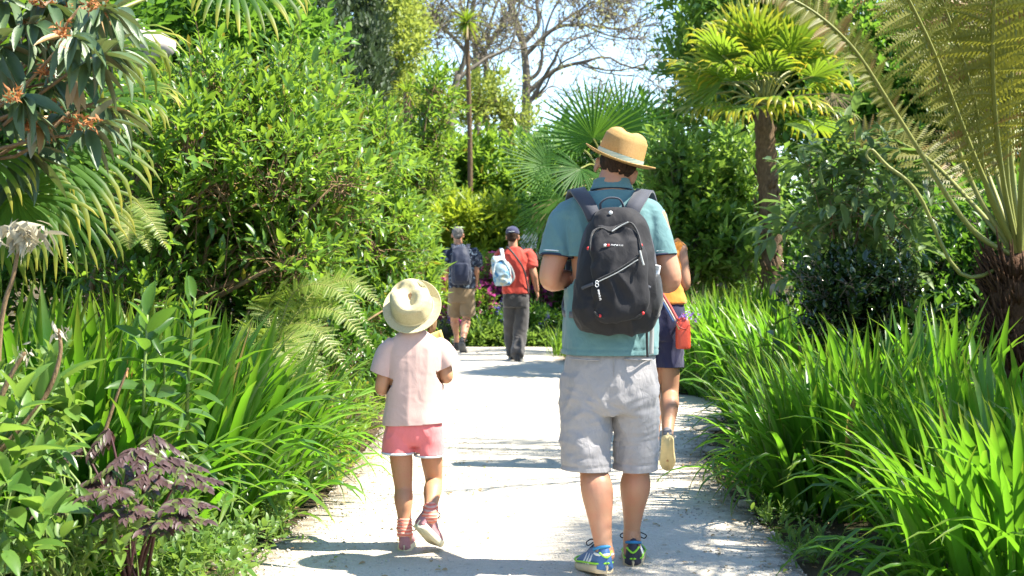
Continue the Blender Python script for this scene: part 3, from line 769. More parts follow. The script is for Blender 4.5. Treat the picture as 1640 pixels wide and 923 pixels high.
# ------------------------------------------------------------------ fan palm in the middle
def fan_palm(label, base, top, fronds, mat, tr, name="fan_palm", trunk_mat=None, dead=None, seg=6, dead_mat=None, nfing=34, web=.32, wmul=1.0, upper_mat=None):
    b = np.asarray(base, float); t = thing(name, label, "palm tree", b)
    mb = MB(); p = spline([b, (b + top) / 2 + rng.normal(0, .03, 3), top], 60)
    # ringed, fibrous trunk: stepped radius and old leaf bases
    tube(mb, p, tr * (1 + .07 * np.sin(np.linspace(0, 60, 60) * 2.2) + rng.normal(0, .025, 60)) * np.interp(np.linspace(0, 1, 60), [0, .15, .8, 1], [1.2, 1.0, .95, .8]), 16)
    for k in range(int(np.linalg.norm(np.asarray(top) - b) / .05)):
        u = rng.random(); c = b + (np.asarray(top) - b) * u; a = rng.uniform(0, 6.28); e = np.array([math.cos(a), math.sin(a), 0])
        q = c + e * tr * .9
        tube(mb, [q, q + e * .03 + [0, 0, .06], q + e * rng.uniform(.03, .07) + [0, 0, .11]], [.028, .022, .005], 5, ref=e, rad2=[.012, .010, .003])
    put("trunk", mb.mesh("trunk", b), trunk_mat or M_FIBRE, t)
    for fi, (hub, axis, nrm, R, droop, half) in enumerate(fronds):
        mb = MB(); fan(mb, hub, axis, nrm, R, nfing, half, droop, seg=seg, web=web, wmul=wmul)
        st = MB(); petiole(st, np.asarray(top) + rng.normal(0, .04, 3), hub, .10, .016, .010)
        o = put("frond", mb.mesh("frond", b), upper_mat[0] if upper_mat and fi < upper_mat[1] else mat, t); s = put("stalk", st.mesh("stalk", b), M_RACHIS, o)
    if dead:
        for hub, axis, R in dead:
            mb = MB(); fan(mb, hub, axis, [0, -1, .1], R, 26, 70, .8, wmul=.7, cone=.3); petiole(mb, top, hub, .05, .012, .008)
            put("dead_frond", mb.mesh("dead_frond", b), dead_mat or M_DEADP, t)
    return t
Y = 20.0
top = at(965, 285, Y)
fr = [(at(950, 222, Y - .1), (-.35, -.1, 1), (-.25, -1, .15), 0.94, .12, 120), (at(998, 205, Y), (.25, .1, 1), (.1, -1, .3), 0.8, .12, 115), (at(880, 268, Y - .5), (-1, -.25, .12), (-.2, -1, .35), 0.74, .10, 95),
      (at(925, 235, Y + .3), (-.9, .2, .35), (-.2, -.3, 1), 0.89, .35, 110), (at(1035, 235, Y + .1), (.9, .1, .15), (.2, -.5, 1), 0.79, .5, 110), (at(930, 270, Y - .7), (-.6, -.5, -.5), (-.3, -1, .5), 0.79, .6, 100),
      (at(1000, 265, Y - .6), (.4, -.6, -.4), (.2, -1, .5), 0.79, .6, 100), (at(900, 315, Y - .5), (-.6, -.3, -.9), (-.6, -1, .2), 0.79, .5, 95), (at(1040, 300, Y - .3), (.5, -.3, -.9), (.5, -1, .2), 0.79, .5, 95), (at(960, 210, Y + .5), (0, .6, .8), (0, -.8, .6), 0.86, .2, 120),
      (at(880, 340, Y - .2), (-.4, 0, -1), (-.5, -1, .1), 0.71, .4, 80), (at(940, 320, Y - .6), (-.1, -.2, -1), (-.1, -1, .1), 0.71, .4, 80), (at(985, 300, Y + .3), (.1, .5, .6), (0, -.6, .9), 0.79, .5, 110)]
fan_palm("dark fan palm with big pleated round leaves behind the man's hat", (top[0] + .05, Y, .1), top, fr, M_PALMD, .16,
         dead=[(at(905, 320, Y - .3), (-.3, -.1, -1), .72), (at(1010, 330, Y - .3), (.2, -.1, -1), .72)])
# ------------------------------------------------------------------ chusan palm on the right
Y = 16.0
b = ground(1236, 602); b = np.array([at(1240, 419, Y)[0], Y, .1]); top = at(1222, 172, Y)
fr = []
for i in range(30):
    a = i * 2.4; k = i / 29.0
    el = 1.40 - 1.85 * k + rng.normal(0, .1)
    e = np.array([math.cos(a) * math.cos(el), math.sin(a) * math.cos(el), math.sin(el)])
    hub = top + e * (.44 + .18 * rng.random()) * np.array([1.15, 1, 1.1]) + [0, 0, .16]
    fr.append((hub, e + [0, 0, .15], np.array([0, 0, 1.0]) * math.cos(el) - e * .3 + [0, 0, .2], rng.uniform(.54, .70), .22 + .78 * k, 92))
for ex, ey, ez, dr in ((-.75, -.2, .75, .22), (-.42, .1, 1.0, .15), (-.1, -.3, 1.0, .2), (.22, .2, 1.0, .12), (.5, -.2, .9, .2), (.85, 0, .6, .3), (-.95, .1, .35, .4), (.1, -.5, .8, .35)):
    e = norm(np.array([ex, ey, ez])); fr.insert(0, (top + e * .50 + [0, 0, .1], e, (rng.normal(0, .35), -1, .35), rng.uniform(.56, .68), dr, 80))
fan_palm("hairy trunked palm with yellow tipped drooping fan leaves above the bright blades", b, top, fr, M_PALMY, .125, name="windmill_palm", nfing=20, web=.34, wmul=1.45, upper_mat=(M_PALM, 18),
         dead=[(at(1335, 150, Y - .4), (.2, -.1, -1), .36)])
# ------------------------------------------------------------------ trees and shrubs on the right
ftree("dark_tree", "tall dark leaved tree towering behind the palm's crown", 1170, 23,
      [Bl(1180, 40, 23, 90, 90, 1.6), Bl(1280, 60, 23, 110, 110, 1.8), Bl(1120, 110, 23, 50, 60, 1.2), Bl(1240, 190, 23, 140, 90, 1.6), Bl(1110, -40, 23, 50, 50, 1.2)], 3600, .15, M_MAPLE, .25)
ftree("broadleaf_tree", "bright green leafy tree behind the tree fern fronds", 1450, 21,
      [Bl(1420, 120, 21, 130, 150, 1.5), Bl(1560, 160, 21, 130, 170, 1.5), Bl(1370, 280, 21, 100, 120, 1.3), Bl(1500, 330, 21, 150, 120, 1.3), Bl(1620, 20, 21, 100, 120, 1.5), Bl(1310, 400, 21, 90, 60, 1)], 5600, .15, M_FAR, .2)
leafy("broadleaf_shrub", "shrub of fresh green layered leaves between fan palm and hairy trunk", "shrub", (at(1120, 419, 17)[0], 17.4, .1),
      [Bl(1085, 290, 17, 45, 60, .7), Bl(1130, 330, 17, 60, 60, .8), Bl(1180, 300, 17.6, 55, 90, .8), Bl(1100, 400, 17, 65, 60, .8), Bl(1170, 420, 17, 60, 70, .8)], 1900, 8, .26, .13, .055, M_MAPLE, M_BARK, hq=False, lump=.3, lumps_per=20)
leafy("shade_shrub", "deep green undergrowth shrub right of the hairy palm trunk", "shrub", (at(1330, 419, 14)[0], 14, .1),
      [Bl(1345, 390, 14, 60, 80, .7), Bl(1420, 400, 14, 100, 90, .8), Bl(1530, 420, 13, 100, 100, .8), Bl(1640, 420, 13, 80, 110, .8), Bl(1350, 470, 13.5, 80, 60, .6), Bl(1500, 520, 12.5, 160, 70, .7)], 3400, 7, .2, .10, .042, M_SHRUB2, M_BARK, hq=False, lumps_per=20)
leafy("grey_leaf_shrub", "open shrub with long drooping grey green leaves in front of palm trunk", "shrub", (at(1370, 419, 10)[0], 10.2, .12),
      [Bl(1345, 300, 10, 70, 60, .5), Bl(1420, 330, 10, 85, 60, .5), Bl(1310, 370, 10.2, 50, 60, .4), Bl(1390, 400, 10.2, 90, 60, .5), Bl(1275, 345, 10.4, 22, 30, .3)], 150, 7, .22, .145, .050, M_GREY, M_TWIG, n_obj=300, n_limbs=16, r0=.016, r1=.005, flop=.75, spread=.8)
leafy("camellia_shrub", "rounded dark shrub with small shiny leaves behind the blade clumps", "shrub", (at(1380, 419, 9.6)[0], 9.7, .1),
      [Bl(1350, 462, 9.6, 50, 42, .35), Bl(1415, 470, 9.6, 46, 46, .35), Bl(1325, 500, 9.5, 36, 44, .3), Bl(1390, 535, 9.6, 76, 44, .4)], 1200, 7, .12, .052, .026, M_GLOSS, M_BARK, n_obj=200, lumps_per=22)

# tree fern
Y = 8.9
b = np.array([at(1644, 419, Y)[0], Y, .1]); top = at(1632, 428, Y) + [0, 0, .05]
t = thing("tree_fern", "tree fern with shaggy brown trunk and tall olive fronds", "tree fern", b)
mb = MB(); p = spline([b, (b + top) / 2 + [.02, 0, 0], top], 40)
tube(mb, p, np.interp(np.linspace(0, 1, 40), [0, .4, .85, 1], [.20, .175, .19, .13]) * (1 + rng.normal(0, .03, 40)), 18)
for k in range(900):
    u = rng.random() ** .8; c = b + (top - b) * u; a = rng.uniform(0, 6.28); e = np.array([math.cos(a), math.sin(a), 0]); q = c + e * .165
    l = rng.uniform(.04, .17); e = norm(e + rng.normal(0, .35, 3))
    tube(mb, [q, q + e * l * .5 + [0, 0, l * .5], q + e * l * .85 + [0, 0, l * (1.1 if u > .4 else .3)]], [.013, .008, .002], 4, rnd=rng.random())
put("trunk", mb.mesh("trunk", b), M_TRUNKF, t)
def tf(pix, dy, plen=.40, start=.28, npin=36, stem_r=.020, sag=.25):
    pts = [top] + [at(px, py, Y + d) for (px, py), d in zip(pix, dy)]
    lf, wd = MB(), MB(); fern_frond(lf, wd, pts, npin, plen, .10, 15, stem_r, start, sag, face=(.15, -1, .2))
    o = put("frond", lf.mesh("frond", b), M_TFERN, t); put("stalk", wd.mesh("stalk", b), M_RACHIS, o)
tf([(1550, 360), (1440, 190), (1360, 70), (1270, 0), (1200, 0)], [-.1, -.2, -.3, -.35, -.4], .21, .40, 46)
tf([(1560, 300), (1500, 130), (1460, -40), (1440, -200)], [.1, .2, .3, .4], .40, .3)
tf([(1580, 300), (1560, 160), (1500, -20), (1430, -150)], [-.2, -.5, -.8, -1.0], .42)
tf([(1612, 260), (1625, 60), (1640, -140), (1650, -260)], [-.2, -.4, -.6, -.9], .42)
tf([(1650, 260), (1700, 60), (1760, -60), (1850, -90)], [-.1, -.2, -.3, -.4], .42)
tf([(1600, 270), (1560, 80), (1560, -120), (1540, -260)], [.25, .5, .9, 1.2], .42)
tf([(1560, 330), (1480, 250), (1400, 215), (1345, 215)], [.4, .9, 1.2, 1.4], .34)
tf([(1640, 240), (1680, 20), (1720, -200), (1740, -300)], [-.5, -1.1, -1.6, -2.2], .42)
tf([(1560, 250), (1480, 50), (1380, -120), (1260, -220)], [-.4, -.9, -1.3, -1.7], .42)
tf([(1620, 260), (1650, 80), (1680, -60), (1760, -160)], [.5, 1.0, 1.5, 2.2], .42)
tf([(1600, 200), (1560, -60), (1480, -260), (1340, -330)], [.1, .2, .35, .5], .46)
tf([(1615, 200), (1600, -60), (1570, -300), (1460, -420)], [-.1, -.2, -.3, -.2], .46)
tf([(1580, 220), (1500, -40), (1400, -200), (1250, -260)], [.3, .6, .9, 1.0], .46)
tf([(1620, 180), (1640, -100), (1600, -340), (1500, -480)], [.3, .5, .6, .5], .46)
tf([(1605, 280), (1590, 110), (1600, -60), (1640, -160)], [-.3, -.7, -1.0, -1.2], .42)
tf([(1590, 300), (1530, 150), (1450, 20), (1400, -40)], [.3, .6, .9, 1.1], .38)
tf([(1610, 300), (1600, 120), (1560, -40), (1500, -120)], [-.05, -.1, .1, .3], .40)
for ex, ey, ed in ((1480, -330, -.35), (1380, -250, .1), (1530, -420, .15), (1300, -300, .45), (1420, -380, .75), (1330, -200, -.2)):
    tf([(1610, 200), (1590, -60), ((1590 + ex) / 2, ey + 60), (ex - 60, ey)], [ed * .2, ed * .5, ed * .8, ed], .46)
tf([(1700, 330), (1800, 230), (1900, 200), (1990, 260)], [0, .1, .2, .3], .42)
# one stalk that has lost its leaflets, curling at the end
mb = MB(); tube(mb, spline([top, at(1540, 440, Y - .1), at(1470, 290 + 20, Y - .2), at(1420, 265, Y - .2), at(1396, 240, Y - .2), at(1388, 250, Y - .2), at(1400, 262, Y - .2)], 30), np.linspace(.014, .008, 30), 7)
put("bare_stalk", mb.mesh("bare_stalk", b), M_RACHIS, t)
# taller plants beyond the right edge of the view, which throw the streaky shade over the path
b2 = np.array([3.65, 6.2, .12]); top2 = np.array([3.6, 6.2, 3.2]); fr = []
for i in range(22):
    a = i * 2.4; el = 1.0 - 1.5 * i / 21
    e = np.array([math.cos(a) * math.cos(el), math.sin(a) * math.cos(el), math.sin(el)])
    fr.append((top2 + e * .6, e, np.array([0, 0, 1.0]) - e * .3, .58, .4 + .4 * i / 21, 105))
fan_palm("windmill palm standing beside the tree fern past the blade clumps", b2, top2, fr, M_PALM, .13, name="windmill_palm")
b2 = np.array([3.95, 5.55, .12]); top2 = np.array([3.9, 5.55, 4.0]); fr = []
for i in range(13):
    a = i * 2.4; el = .9 - 1.2 * i / 12
    e = np.array([math.cos(a) * math.cos(el), math.sin(a) * math.cos(el), math.sin(el)])
    fr.append((top2 + e * .55, e, np.array([0, 0, 1.0]) - e * .3, .55, .4 + .4 * i / 12, 105))
fan_palm("tall thin crowned windmill palm past the nearest blade clump", b2, top2, fr, M_PALM, .12, name="windmill_palm")

# ------------------------------------------------------------------ left side
leafy("leafy_shrub", "huge bright shrub with small pointed leaves and arching twigs", "shrub", (-2.6, 9.0, .3),
      [Bl(320, 200, 9.2, 130, 90, .8), Bl(420, 300, 9.3, 150, 110, .8), Bl(270, 330, 9, 110, 110, .7), Bl(380, 420, 9.2, 160, 90, .7), Bl(250, 480, 8.8, 120, 70, .6), Bl(470, 200, 9.6, 80, 90, .7)], 3300, 8, .20, .078, .026, M_SHRUB, M_TWIG, n_obj=300, n_limbs=70, r0=.025, r1=.007, lump=.30, lumps_per=24)
leafy("leafy_shrub", "sunlit shrub of narrow leaves behind the child's hat and the ferns", "shrub", (-1.55, 12.2, .26),
      [Bl(550, 250, 12.2, 80, 95, .8), Bl(590, 350, 12.2, 68, 95, .7), Bl(510, 400, 11.8, 90, 100, .7), Bl(618, 430, 12.4, 40, 76, .45), Bl(580, 500, 12, 72, 56, .5), Bl(500, 170, 12, 60, 60, .6)], 2900, 8, .20, .080, .026, M_SHRUB, M_TWIG, n_obj=220, n_limbs=30, r0=.025, r1=.007, lump=.28, lumps_per=24)
leafy("leafy_shrub", "tall loose shrub with upright bright shoots below the short cordyline", "shrub", (at(650, 419, 17)[0], 17, .26),
      [Bl(645, 270, 17, 40, 60, .5), Bl(680, 250, 17.2, 20, 60, .4), Bl(640, 350, 17, 38, 66, .5), Bl(700, 180, 17, 16, 70, .3)], 1000, 8, .26, .10, .034, M_SHRUB, M_TWIG, hq=False, n_limbs=7, lump=.34)
ftree("broadleaf_tree", "feathery bright green tree above the huge shrub, top of bank", 330, 13,
      [Bl(330, 30, 13, 120, 90, 1.0), Bl(430, 70, 13.5, 80, 60, .8), Bl(250, 110, 13, 90, 90, .8)], 2000, .10, M_FAR, .12, tl=.3)
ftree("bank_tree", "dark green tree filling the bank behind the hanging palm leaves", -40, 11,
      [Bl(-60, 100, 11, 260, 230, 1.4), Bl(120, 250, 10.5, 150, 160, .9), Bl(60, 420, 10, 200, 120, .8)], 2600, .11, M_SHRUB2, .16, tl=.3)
# hanging palm on the left
Y = 6.2
b = np.array([at(-95, 419, Y)[0], Y, .26]); top = at(-50, 150, Y)
t = thing("fan_palm", "shaded palm with long hanging fingered leaves, yellowing at the tips", "palm tree", b)
mb = MB(); tube(mb, spline([b, (b + top) / 2, top], 20), np.full(20, .11) * (1 + rng.normal(0, .06, 20)), 14); put("trunk", mb.mesh("trunk", b), M_FIBRE, t)
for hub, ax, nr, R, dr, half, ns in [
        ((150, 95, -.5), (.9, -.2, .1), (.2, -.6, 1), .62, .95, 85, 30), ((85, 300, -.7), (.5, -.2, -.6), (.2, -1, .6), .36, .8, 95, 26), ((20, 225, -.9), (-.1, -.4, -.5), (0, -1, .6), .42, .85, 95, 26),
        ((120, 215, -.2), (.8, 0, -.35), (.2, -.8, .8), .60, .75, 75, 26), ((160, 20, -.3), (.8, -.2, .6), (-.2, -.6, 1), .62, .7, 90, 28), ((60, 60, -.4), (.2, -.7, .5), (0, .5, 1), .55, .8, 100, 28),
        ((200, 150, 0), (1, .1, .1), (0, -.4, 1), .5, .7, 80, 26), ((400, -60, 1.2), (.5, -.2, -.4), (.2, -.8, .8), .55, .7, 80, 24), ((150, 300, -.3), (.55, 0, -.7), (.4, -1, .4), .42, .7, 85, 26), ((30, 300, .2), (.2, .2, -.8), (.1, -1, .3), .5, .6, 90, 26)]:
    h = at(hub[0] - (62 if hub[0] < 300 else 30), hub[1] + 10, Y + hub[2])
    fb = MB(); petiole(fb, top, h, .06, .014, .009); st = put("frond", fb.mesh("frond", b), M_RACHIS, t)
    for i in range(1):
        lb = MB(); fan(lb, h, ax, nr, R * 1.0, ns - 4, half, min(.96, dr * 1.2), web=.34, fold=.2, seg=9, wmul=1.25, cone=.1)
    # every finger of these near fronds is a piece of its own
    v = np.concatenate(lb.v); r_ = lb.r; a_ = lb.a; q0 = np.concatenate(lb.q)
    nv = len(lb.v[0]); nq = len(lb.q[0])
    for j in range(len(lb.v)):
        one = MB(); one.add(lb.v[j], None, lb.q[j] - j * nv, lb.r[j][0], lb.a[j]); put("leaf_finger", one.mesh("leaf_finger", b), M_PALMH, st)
# near rhododendron, top left
Y = 5.2
b = np.array([-2.35, 5.3, .26])
t = thing("rhododendron", "rhododendron with leathery hanging leaves and rusty spent flower heads", "shrub", b)
spots = [(-10, 20), (30, 40), (75, 25), (120, 50), (60, 90), (15, 120), (105, 130), (150, 165), (40, 175), (90, 195), (-20, 200), (130, 10), (165, 30), (20, 250), (-30, 80), (75, 150), (135, 100), (110, 60), (50, 10), (5, 300), (70, 225), (125, 215), (160, 90), (30, 150), (-10, 130), (95, 5), (50, 70), (110, 180), (10, 60)]
wd = MB(); mbf = []
LV = []
for i, (px, py) in enumerate(spots):
    c = at(px, py, Y + rng.uniform(-.45, .4)); d = norm(np.array([.7, -.35, rng.uniform(-.3, .5)]) + rng.normal(0, .2, 3))
    limbs(wd, b + [0, 0, 1.0], [c], .010, .005, .04)
    lv = sprig(c[None], d[None], 15, .13, .135, .034, .0, 1.0, .8); lv.P = c + (lv.P - c) * .7; LV.append(lv)
    if i % 3 != 1:
        C2 = np.repeat(c[None] + d * .08 + [0, -.10, 0], 34, 0) + rng.normal(0, .012, (34, 3)); D2 = norm(rng.normal(0, 1, (34, 3)) + [0, -.3, -.1])
        mb = MB(); leaves_mesh(mb, Leaves(C2, D2, orth_n(D2, rng.normal(0, 1, (34, 3))), rng.uniform(.018, .038, 34), rng.uniform(.005, .010, 34)), True, 3)
        put("flower_head", mb.mesh("flower_head", b), M_RUST, t)
leaf_objects(cat_leaves(LV), t, M_RHODO)
tube(wd, spline([b, b + [.05, 0, .5], b + [0, 0, 1.1]], 8), np.linspace(.035, .02, 8), 8)
put("stem", wd.mesh("stem", b), M_TWIG, t)
c = at(118, 125, Y - .3); D2 = norm(np.array([[.2, -.2, -1], [-.15, -.3, -1], [.05, -.5, -.9], [.35, .1, -1]]))
mb = MB(); leaves_mesh(mb, Leaves(np.repeat(c[None], 4, 0), D2, orth_n(D2, np.tile([.2, -1, .3], (4, 1))), np.array([.13, .11, .10, .12]), np.full(4, .032)), True)
put("dead_leaf_cluster", mb.mesh("dead_leaf_cluster", b), M_DEADL, t)
# pale rock face glimpsed between the leaves, top left
mb = MB(); ellipsoid(mb, at(215, 78, 10.2), (.30, .2, .13), None, 24, 14)
v = mb.v[0]; mb.v[0] = v + norm(v - at(215, 78, 10.2)) * np.array([mnoise.fractal(Vector(x * 6), 1, 2, 4) for x in v])[:, None] * .05
M_ROCK = plain_mat("pale_rock", (.42, .36, .32), .9, .15, 12, .3, .8)
c = at(215, 78, 10.2); o = put("rock", mb.mesh("rock", c), M_ROCK); o.location = Vector(c); tag(o, "pale pinkish rock showing through leaves above the hanging palm", "rock")
# wilted flower stalks at the left edge
Y = 4.7
def stalk(label, pts, head, nh, hl, mat, dys=0, r=.008):
    P = [at(px, py, Y + dys) for px, py in pts]
    P[0][2] = max(P[0][2], .2); b = P[0].copy()
    t = thing("dead_flower_stalk", label, "plant", b)
    mb = MB(); tube(mb, spline(P, 24), np.linspace(r * 1.3, r * .7, 24), 7); put("stem", mb.mesh("stem", b), M_TWIG, t)
    c = at(head[0], head[1], Y + dys); D2 = norm(rng.normal(0, .6, (nh, 3)) + [0, -.1, -1.1])
    C2 = c + rng.normal(0, 1, (nh, 3)) * np.array([head[2] / ppm(Y), .03, .012])
    mb = MB(); leaves_mesh(mb, Leaves(C2, D2, orth_n(D2, rng.normal(0, 1, (nh, 3))), hl * rng.uniform(.6, 1.2, nh), hl * .22 * rng.uniform(.7, 1.2, nh)), True, 1)
    put("flower_head", mb.mesh("flower_head", b), mat, t)
stalk("stalk topped with a hanging tuft of wilted grey flowers, against dark shade", [(-10, 860), (0, 540), (22, 440), (34, 372)], (38, 362, 17), 60, .10, M_WILT)
stalk("curving brown stalk with shrivelled buds in front of sword leaves", [(-15, 735), (30, 690), (75, 630), (96, 570), (94, 528)], (94, 528, 5), 16, .035, M_WILT, -.3)
stalk("thin reddish stalk leaning among the sword leaves", [(165, 700), (185, 640), (205, 590)], (206, 586, 3), 4, .03, M_RUST, .3, .006)
stalk("short brown stalk with a small dry seed head at the edge", [(-5, 650), (18, 600), (40, 565)], (42, 560, 6), 14, .03, M_WILT, -.4)

# the rest of the rhododendron, and neighbours that stand past the edges of the view
leafy("rhododendron", "rhododendron continuing past the view's edge behind the one with rusty heads", "shrub", (-2.9, 5.6, .26),
      [((-2.75, 5.5, 1.7), (.5, .5, .55)), ((-3.1, 5.9, 1.2), (.6, .6, .6)), ((-2.6, 5.3, 1.0), (.4, .4, .5))], 150, 12, .14, .135, .036, M_RHODO, M_TWIG, n_limbs=18, r0=.02, r1=.008, flop=.6)
for lb, x, y, h, mt in (("rounded evergreen at the back of the left bed", -4.6, 7.4, 1.5, M_SHRUB2), ("tall evergreen shrub further along the left bed", -5.0, 10.5, 2.2, M_SHRUB), ("low shrub in the left bed's front corner", -4.2, 4.2, 1.0, M_MAPLE),
                    ("rounded shrub beyond the tree fern", 5.3, 9.0, 1.5, M_MAPLE), ("spreading shrub behind the right bed's near blades", 5.2, 6.0, 1.2, M_SHRUB), ("dense shrub at the back of the right bed", 5.8, 12.0, 2.0, M_SHRUB2), ("low shrub in the right bed's front corner", 4.4, 3.6, .8, M_SHRUB2)):
    leafy("bed_shrub", lb, "shrub", (x, y, gz(x, y)), [((x, y, h * .62), (1.0, .9, h * .5)), ((x + .6, y + .5, h * .5), (.7, .7, h * .4)), ((x - .6, y + .4, h * .5), (.7, .7, h * .4))], 700, 7, .20, .10, .042, mt, M_BARK, hq=False, n_limbs=12)
n = 9000; x = rng.uniform(-9, 9, n); y = rng.uniform(2.5, 23, n); d = path_dist(x, y); k = d > np.where(x < 0, .10, .38) + rng.random(n) * .25
x, y = x[k], y[k]; n = len(x)
C = np.stack([x, y, bank(x, y) + rng.random(n) ** 2 * .10], 1)
lv = sprig(C, norm(rng.normal(0, .5, (n, 3)) + [0, 0, 1.0]), 6, .10, .055, .024, .1, 1.1)
mb = MB(); leaves_mesh(mb, lv, False)
tag(put("undergrowth", mb.mesh("undergrowth"), M_HERB), "low leafy undergrowth covering the soil of the beds", "ground cover", kind='stuff')

# sword-leaf clumps
SW = [sword_mesh(M_SWORD, RAD(bnd), .046) for bnd in (12, 25, 42, 60, 80, 105)]
SW.append(sword_mesh(M_SWORD, RAD(70), .044, kink=.62)); SW.append(sword_mesh(M_SWORD, RAD(40), .042, kink=.74))
SW2 = [sword_mesh(M_SWORD2, RAD(bnd), .040) for bnd in (20, 45, 70, 95, 120)]
sword_clump("nearest bright clump of arching sword leaves at the path's bare soil edge", 1.95, 5.05, .50, .42, 300, .82, (-.30, -.35), SW, extra=130, flop=.34)
sword_clump("bright sword leaf clump directly below the tree fern trunk", 2.15, 6.25, .50, .45, 300, .84, (-.2, -.2), SW, extra=80)
sword_clump("dark based sword leaf clump bulging onto the gravel", 1.68, 7.45, .38, .48, 300, .82, (-.26, -.15), SW, extra=160, flop=.3)
sword_clump("tall upright sword leaf clump in front of the dark shiny shrub", 2.25, 8.2, .48, .5, 260, .92, (-.2, -.1), SW)
sword_clump("sword leaf clump leaning over the narrowest bend of path", 1.85, 9.4, .34, .5, 280, .74, (-.22, -.15), SW)
sword_clump("yellow green sea of upright blades around the palm's foot", 2.45, 13.6, .75, 1.1, 300, 1.0, (-.1, -.05), SW, extra=700)
sword_clump("upright blades behind the red handbag", 2.0, 15.6, .5, .8, 200, .95, (-.05, 0), SW, extra=200)
sword_clump("half shaded blades between the bright sea and the shiny shrub", 2.35, 11.2, .5, .8, 260, .95, (-.2, 0), SW, extra=100)
sword_clump("tall sword leaves at the picture's edge behind dried stalks", -1.95, 5.7, .36, .36, 230, 1.05, (.15, -.1), SW, wscale=1.15)
sword_clump("sword leaf clump between the dried stalks and the first lily", -1.62, 5.35, .26, .22, 150, .86, (.2, -.1), SW, wscale=1.1)
sword_clump("broad sword leaf clump behind the bronze leaved plant", -1.62, 6.5, .36, .4, 300, 1.04, (.15, -.05), SW, extra=60, wscale=1.15)
sword_clump("sword leaf clump spilling its tips over the gravel beside dry grass", -1.42, 7.5, .32, .42, 300, .92, (.34, -.15), SW, extra=80)
sword_clump("strap leaved clump in the verge just left of the child", -1.22, 9.6, .22, .45, 110, .62, (.35, -.1), SW2, name="strap_leaf_plant")
sword_clump("small strap leaved clump at the far bend in front of blue flowers", at(893, 419, 19.2)[0], 19.4, .14, .2, 46, .50, (0, -.1), SW2, name="strap_leaf_plant", wscale=1.2)
sword_clump("low tuft of bright grass at the foot of the bulging clump", 1.32, 8.15, .14, .2, 80, .26, (-.3, -.2), SW2, name="grass_tuft", wscale=.5)
sword_clump("single broad bladed tuft on the gravel edge by the round stones", -1.18, 6.9, .10, .12, 26, .50, (.2, 0), SW2, name="strap_leaf_plant")
# ferns in the left bank
def fern(label, base, fronds, plen, mat=M_FERN):
    t = thing("fern", label, "fern", base); b = np.asarray(base, float)
    for pts in fronds:
        lf, wd = MB(), MB(); fern_frond(lf, wd, [b] + pts, 40, plen * .85, .034, 15, .005, .12, .25, face=(.1, -.6, 1))
        o = put("frond", lf.mesh("frond", b), mat, t); put("stalk", wd.mesh("stalk", b), M_RACHIS, o)
Y = 8.3
fern("yellow green fern fanning out beside the child's hat", at(440, 560, Y),
     [[at(470, 470, Y), at(530, 460, Y - .1), at(590, 520, Y - .2)], [at(480, 500, Y - .1), at(540, 500, Y - .2), at(600, 560, Y - .3)], [at(470, 520, Y - .2), at(510, 530, Y - .3), at(560, 600, Y - .4)],
      [at(500, 470, Y + .2), at(560, 450, Y + .2), at(610, 490, Y + .1)], [at(430, 500, Y + .1), at(440, 470, Y), at(470, 440, Y - .1)]], .16)
fern("fern drooping above the leaf clump tips, half in shade", at(420, 600, 7.9),
     [[at(450, 540, 7.8), at(490, 560, 7.7), at(530, 640, 7.6)], [at(440, 550, 7.7), at(460, 570, 7.6), at(480, 640, 7.5)], [at(410, 540, 7.8), at(400, 530, 7.7), at(390, 580, 7.6)]], .14)
fern("small fern hanging under the yellowing palm tips", at(190, 330, 7.2), [[at(215, 325, 7.1), at(240, 350, 7), at(268, 400, 6.9)], [at(210, 340, 7.1), at(225, 365, 7), at(240, 405, 6.9)], [at(205, 345, 7.0), at(205, 370, 6.9), at(208, 400, 6.9)]], .11)
# lily-like leafy stems
def leafy_stem(label, px, y0, y1, Y, n, L, W, lean=0, name="lily_plant", mat=M_LILY, flop=.25):
    b = at(px, y0, Y); t = thing(name, label, "plant", b); tp = at(px + lean, y1, Y - .1)
    p = spline([b, (b + tp) / 2 + rng.normal(0, .045, 3), tp], 20)
    mb = MB(); tube(mb, p, np.linspace(.009, .005, 20), 7); put("stem", mb.mesh("stem", b), M_GSTEM, t)
    k = np.linspace(3, 19, n); i = k.astype(int); P = p[np.minimum(i, 19)]
    a = np.arange(n) * 2.4; el = np.interp(k, [3, 14, 19], [-.35, .1, 1.0])
    D = np.stack([np.cos(a) * np.cos(el), np.sin(a) * np.cos(el), np.sin(el) - flop * (1 - k / 19)], 1); D = norm(D + rng.normal(0, .22, D.shape))
    Nn = orth_n(D, np.tile([0, 0, 1.0], (n, 1)) + rng.normal(0, .35, (n, 3)) + D * .3)
    leaf_objects(Leaves(P, D, Nn, L * rng.uniform(.8, 1.15, n), W * rng.uniform(.85, 1.1, n)), t, mat)
leafy_stem("lily stem with broad pointed leaves and one pale upright leaf tip", 232, 770, 505, 5.3, 30, .150, .050, 4)
leafy_stem("taller lily stem clothed in pointed leaves in front of bright blades", 300, 780, 478, 5.4, 44, .135, .042, 12)
leafy_stem("lily shoot half hidden behind the first two lily stems", 268, 790, 560, 5.7, 24, .12, .036, -6)
leafy_stem("young lily shoot between the shiny shrub and the tree fern", 1455, 640, 500, 9.0, 14, .20, .05, 6)
leafy_stem("dark leaved shoot standing in front of the bright sea of blades", 1240, 640, 495, 9.9, 16, .15, .04, 4, mat=M_SHRUB2)
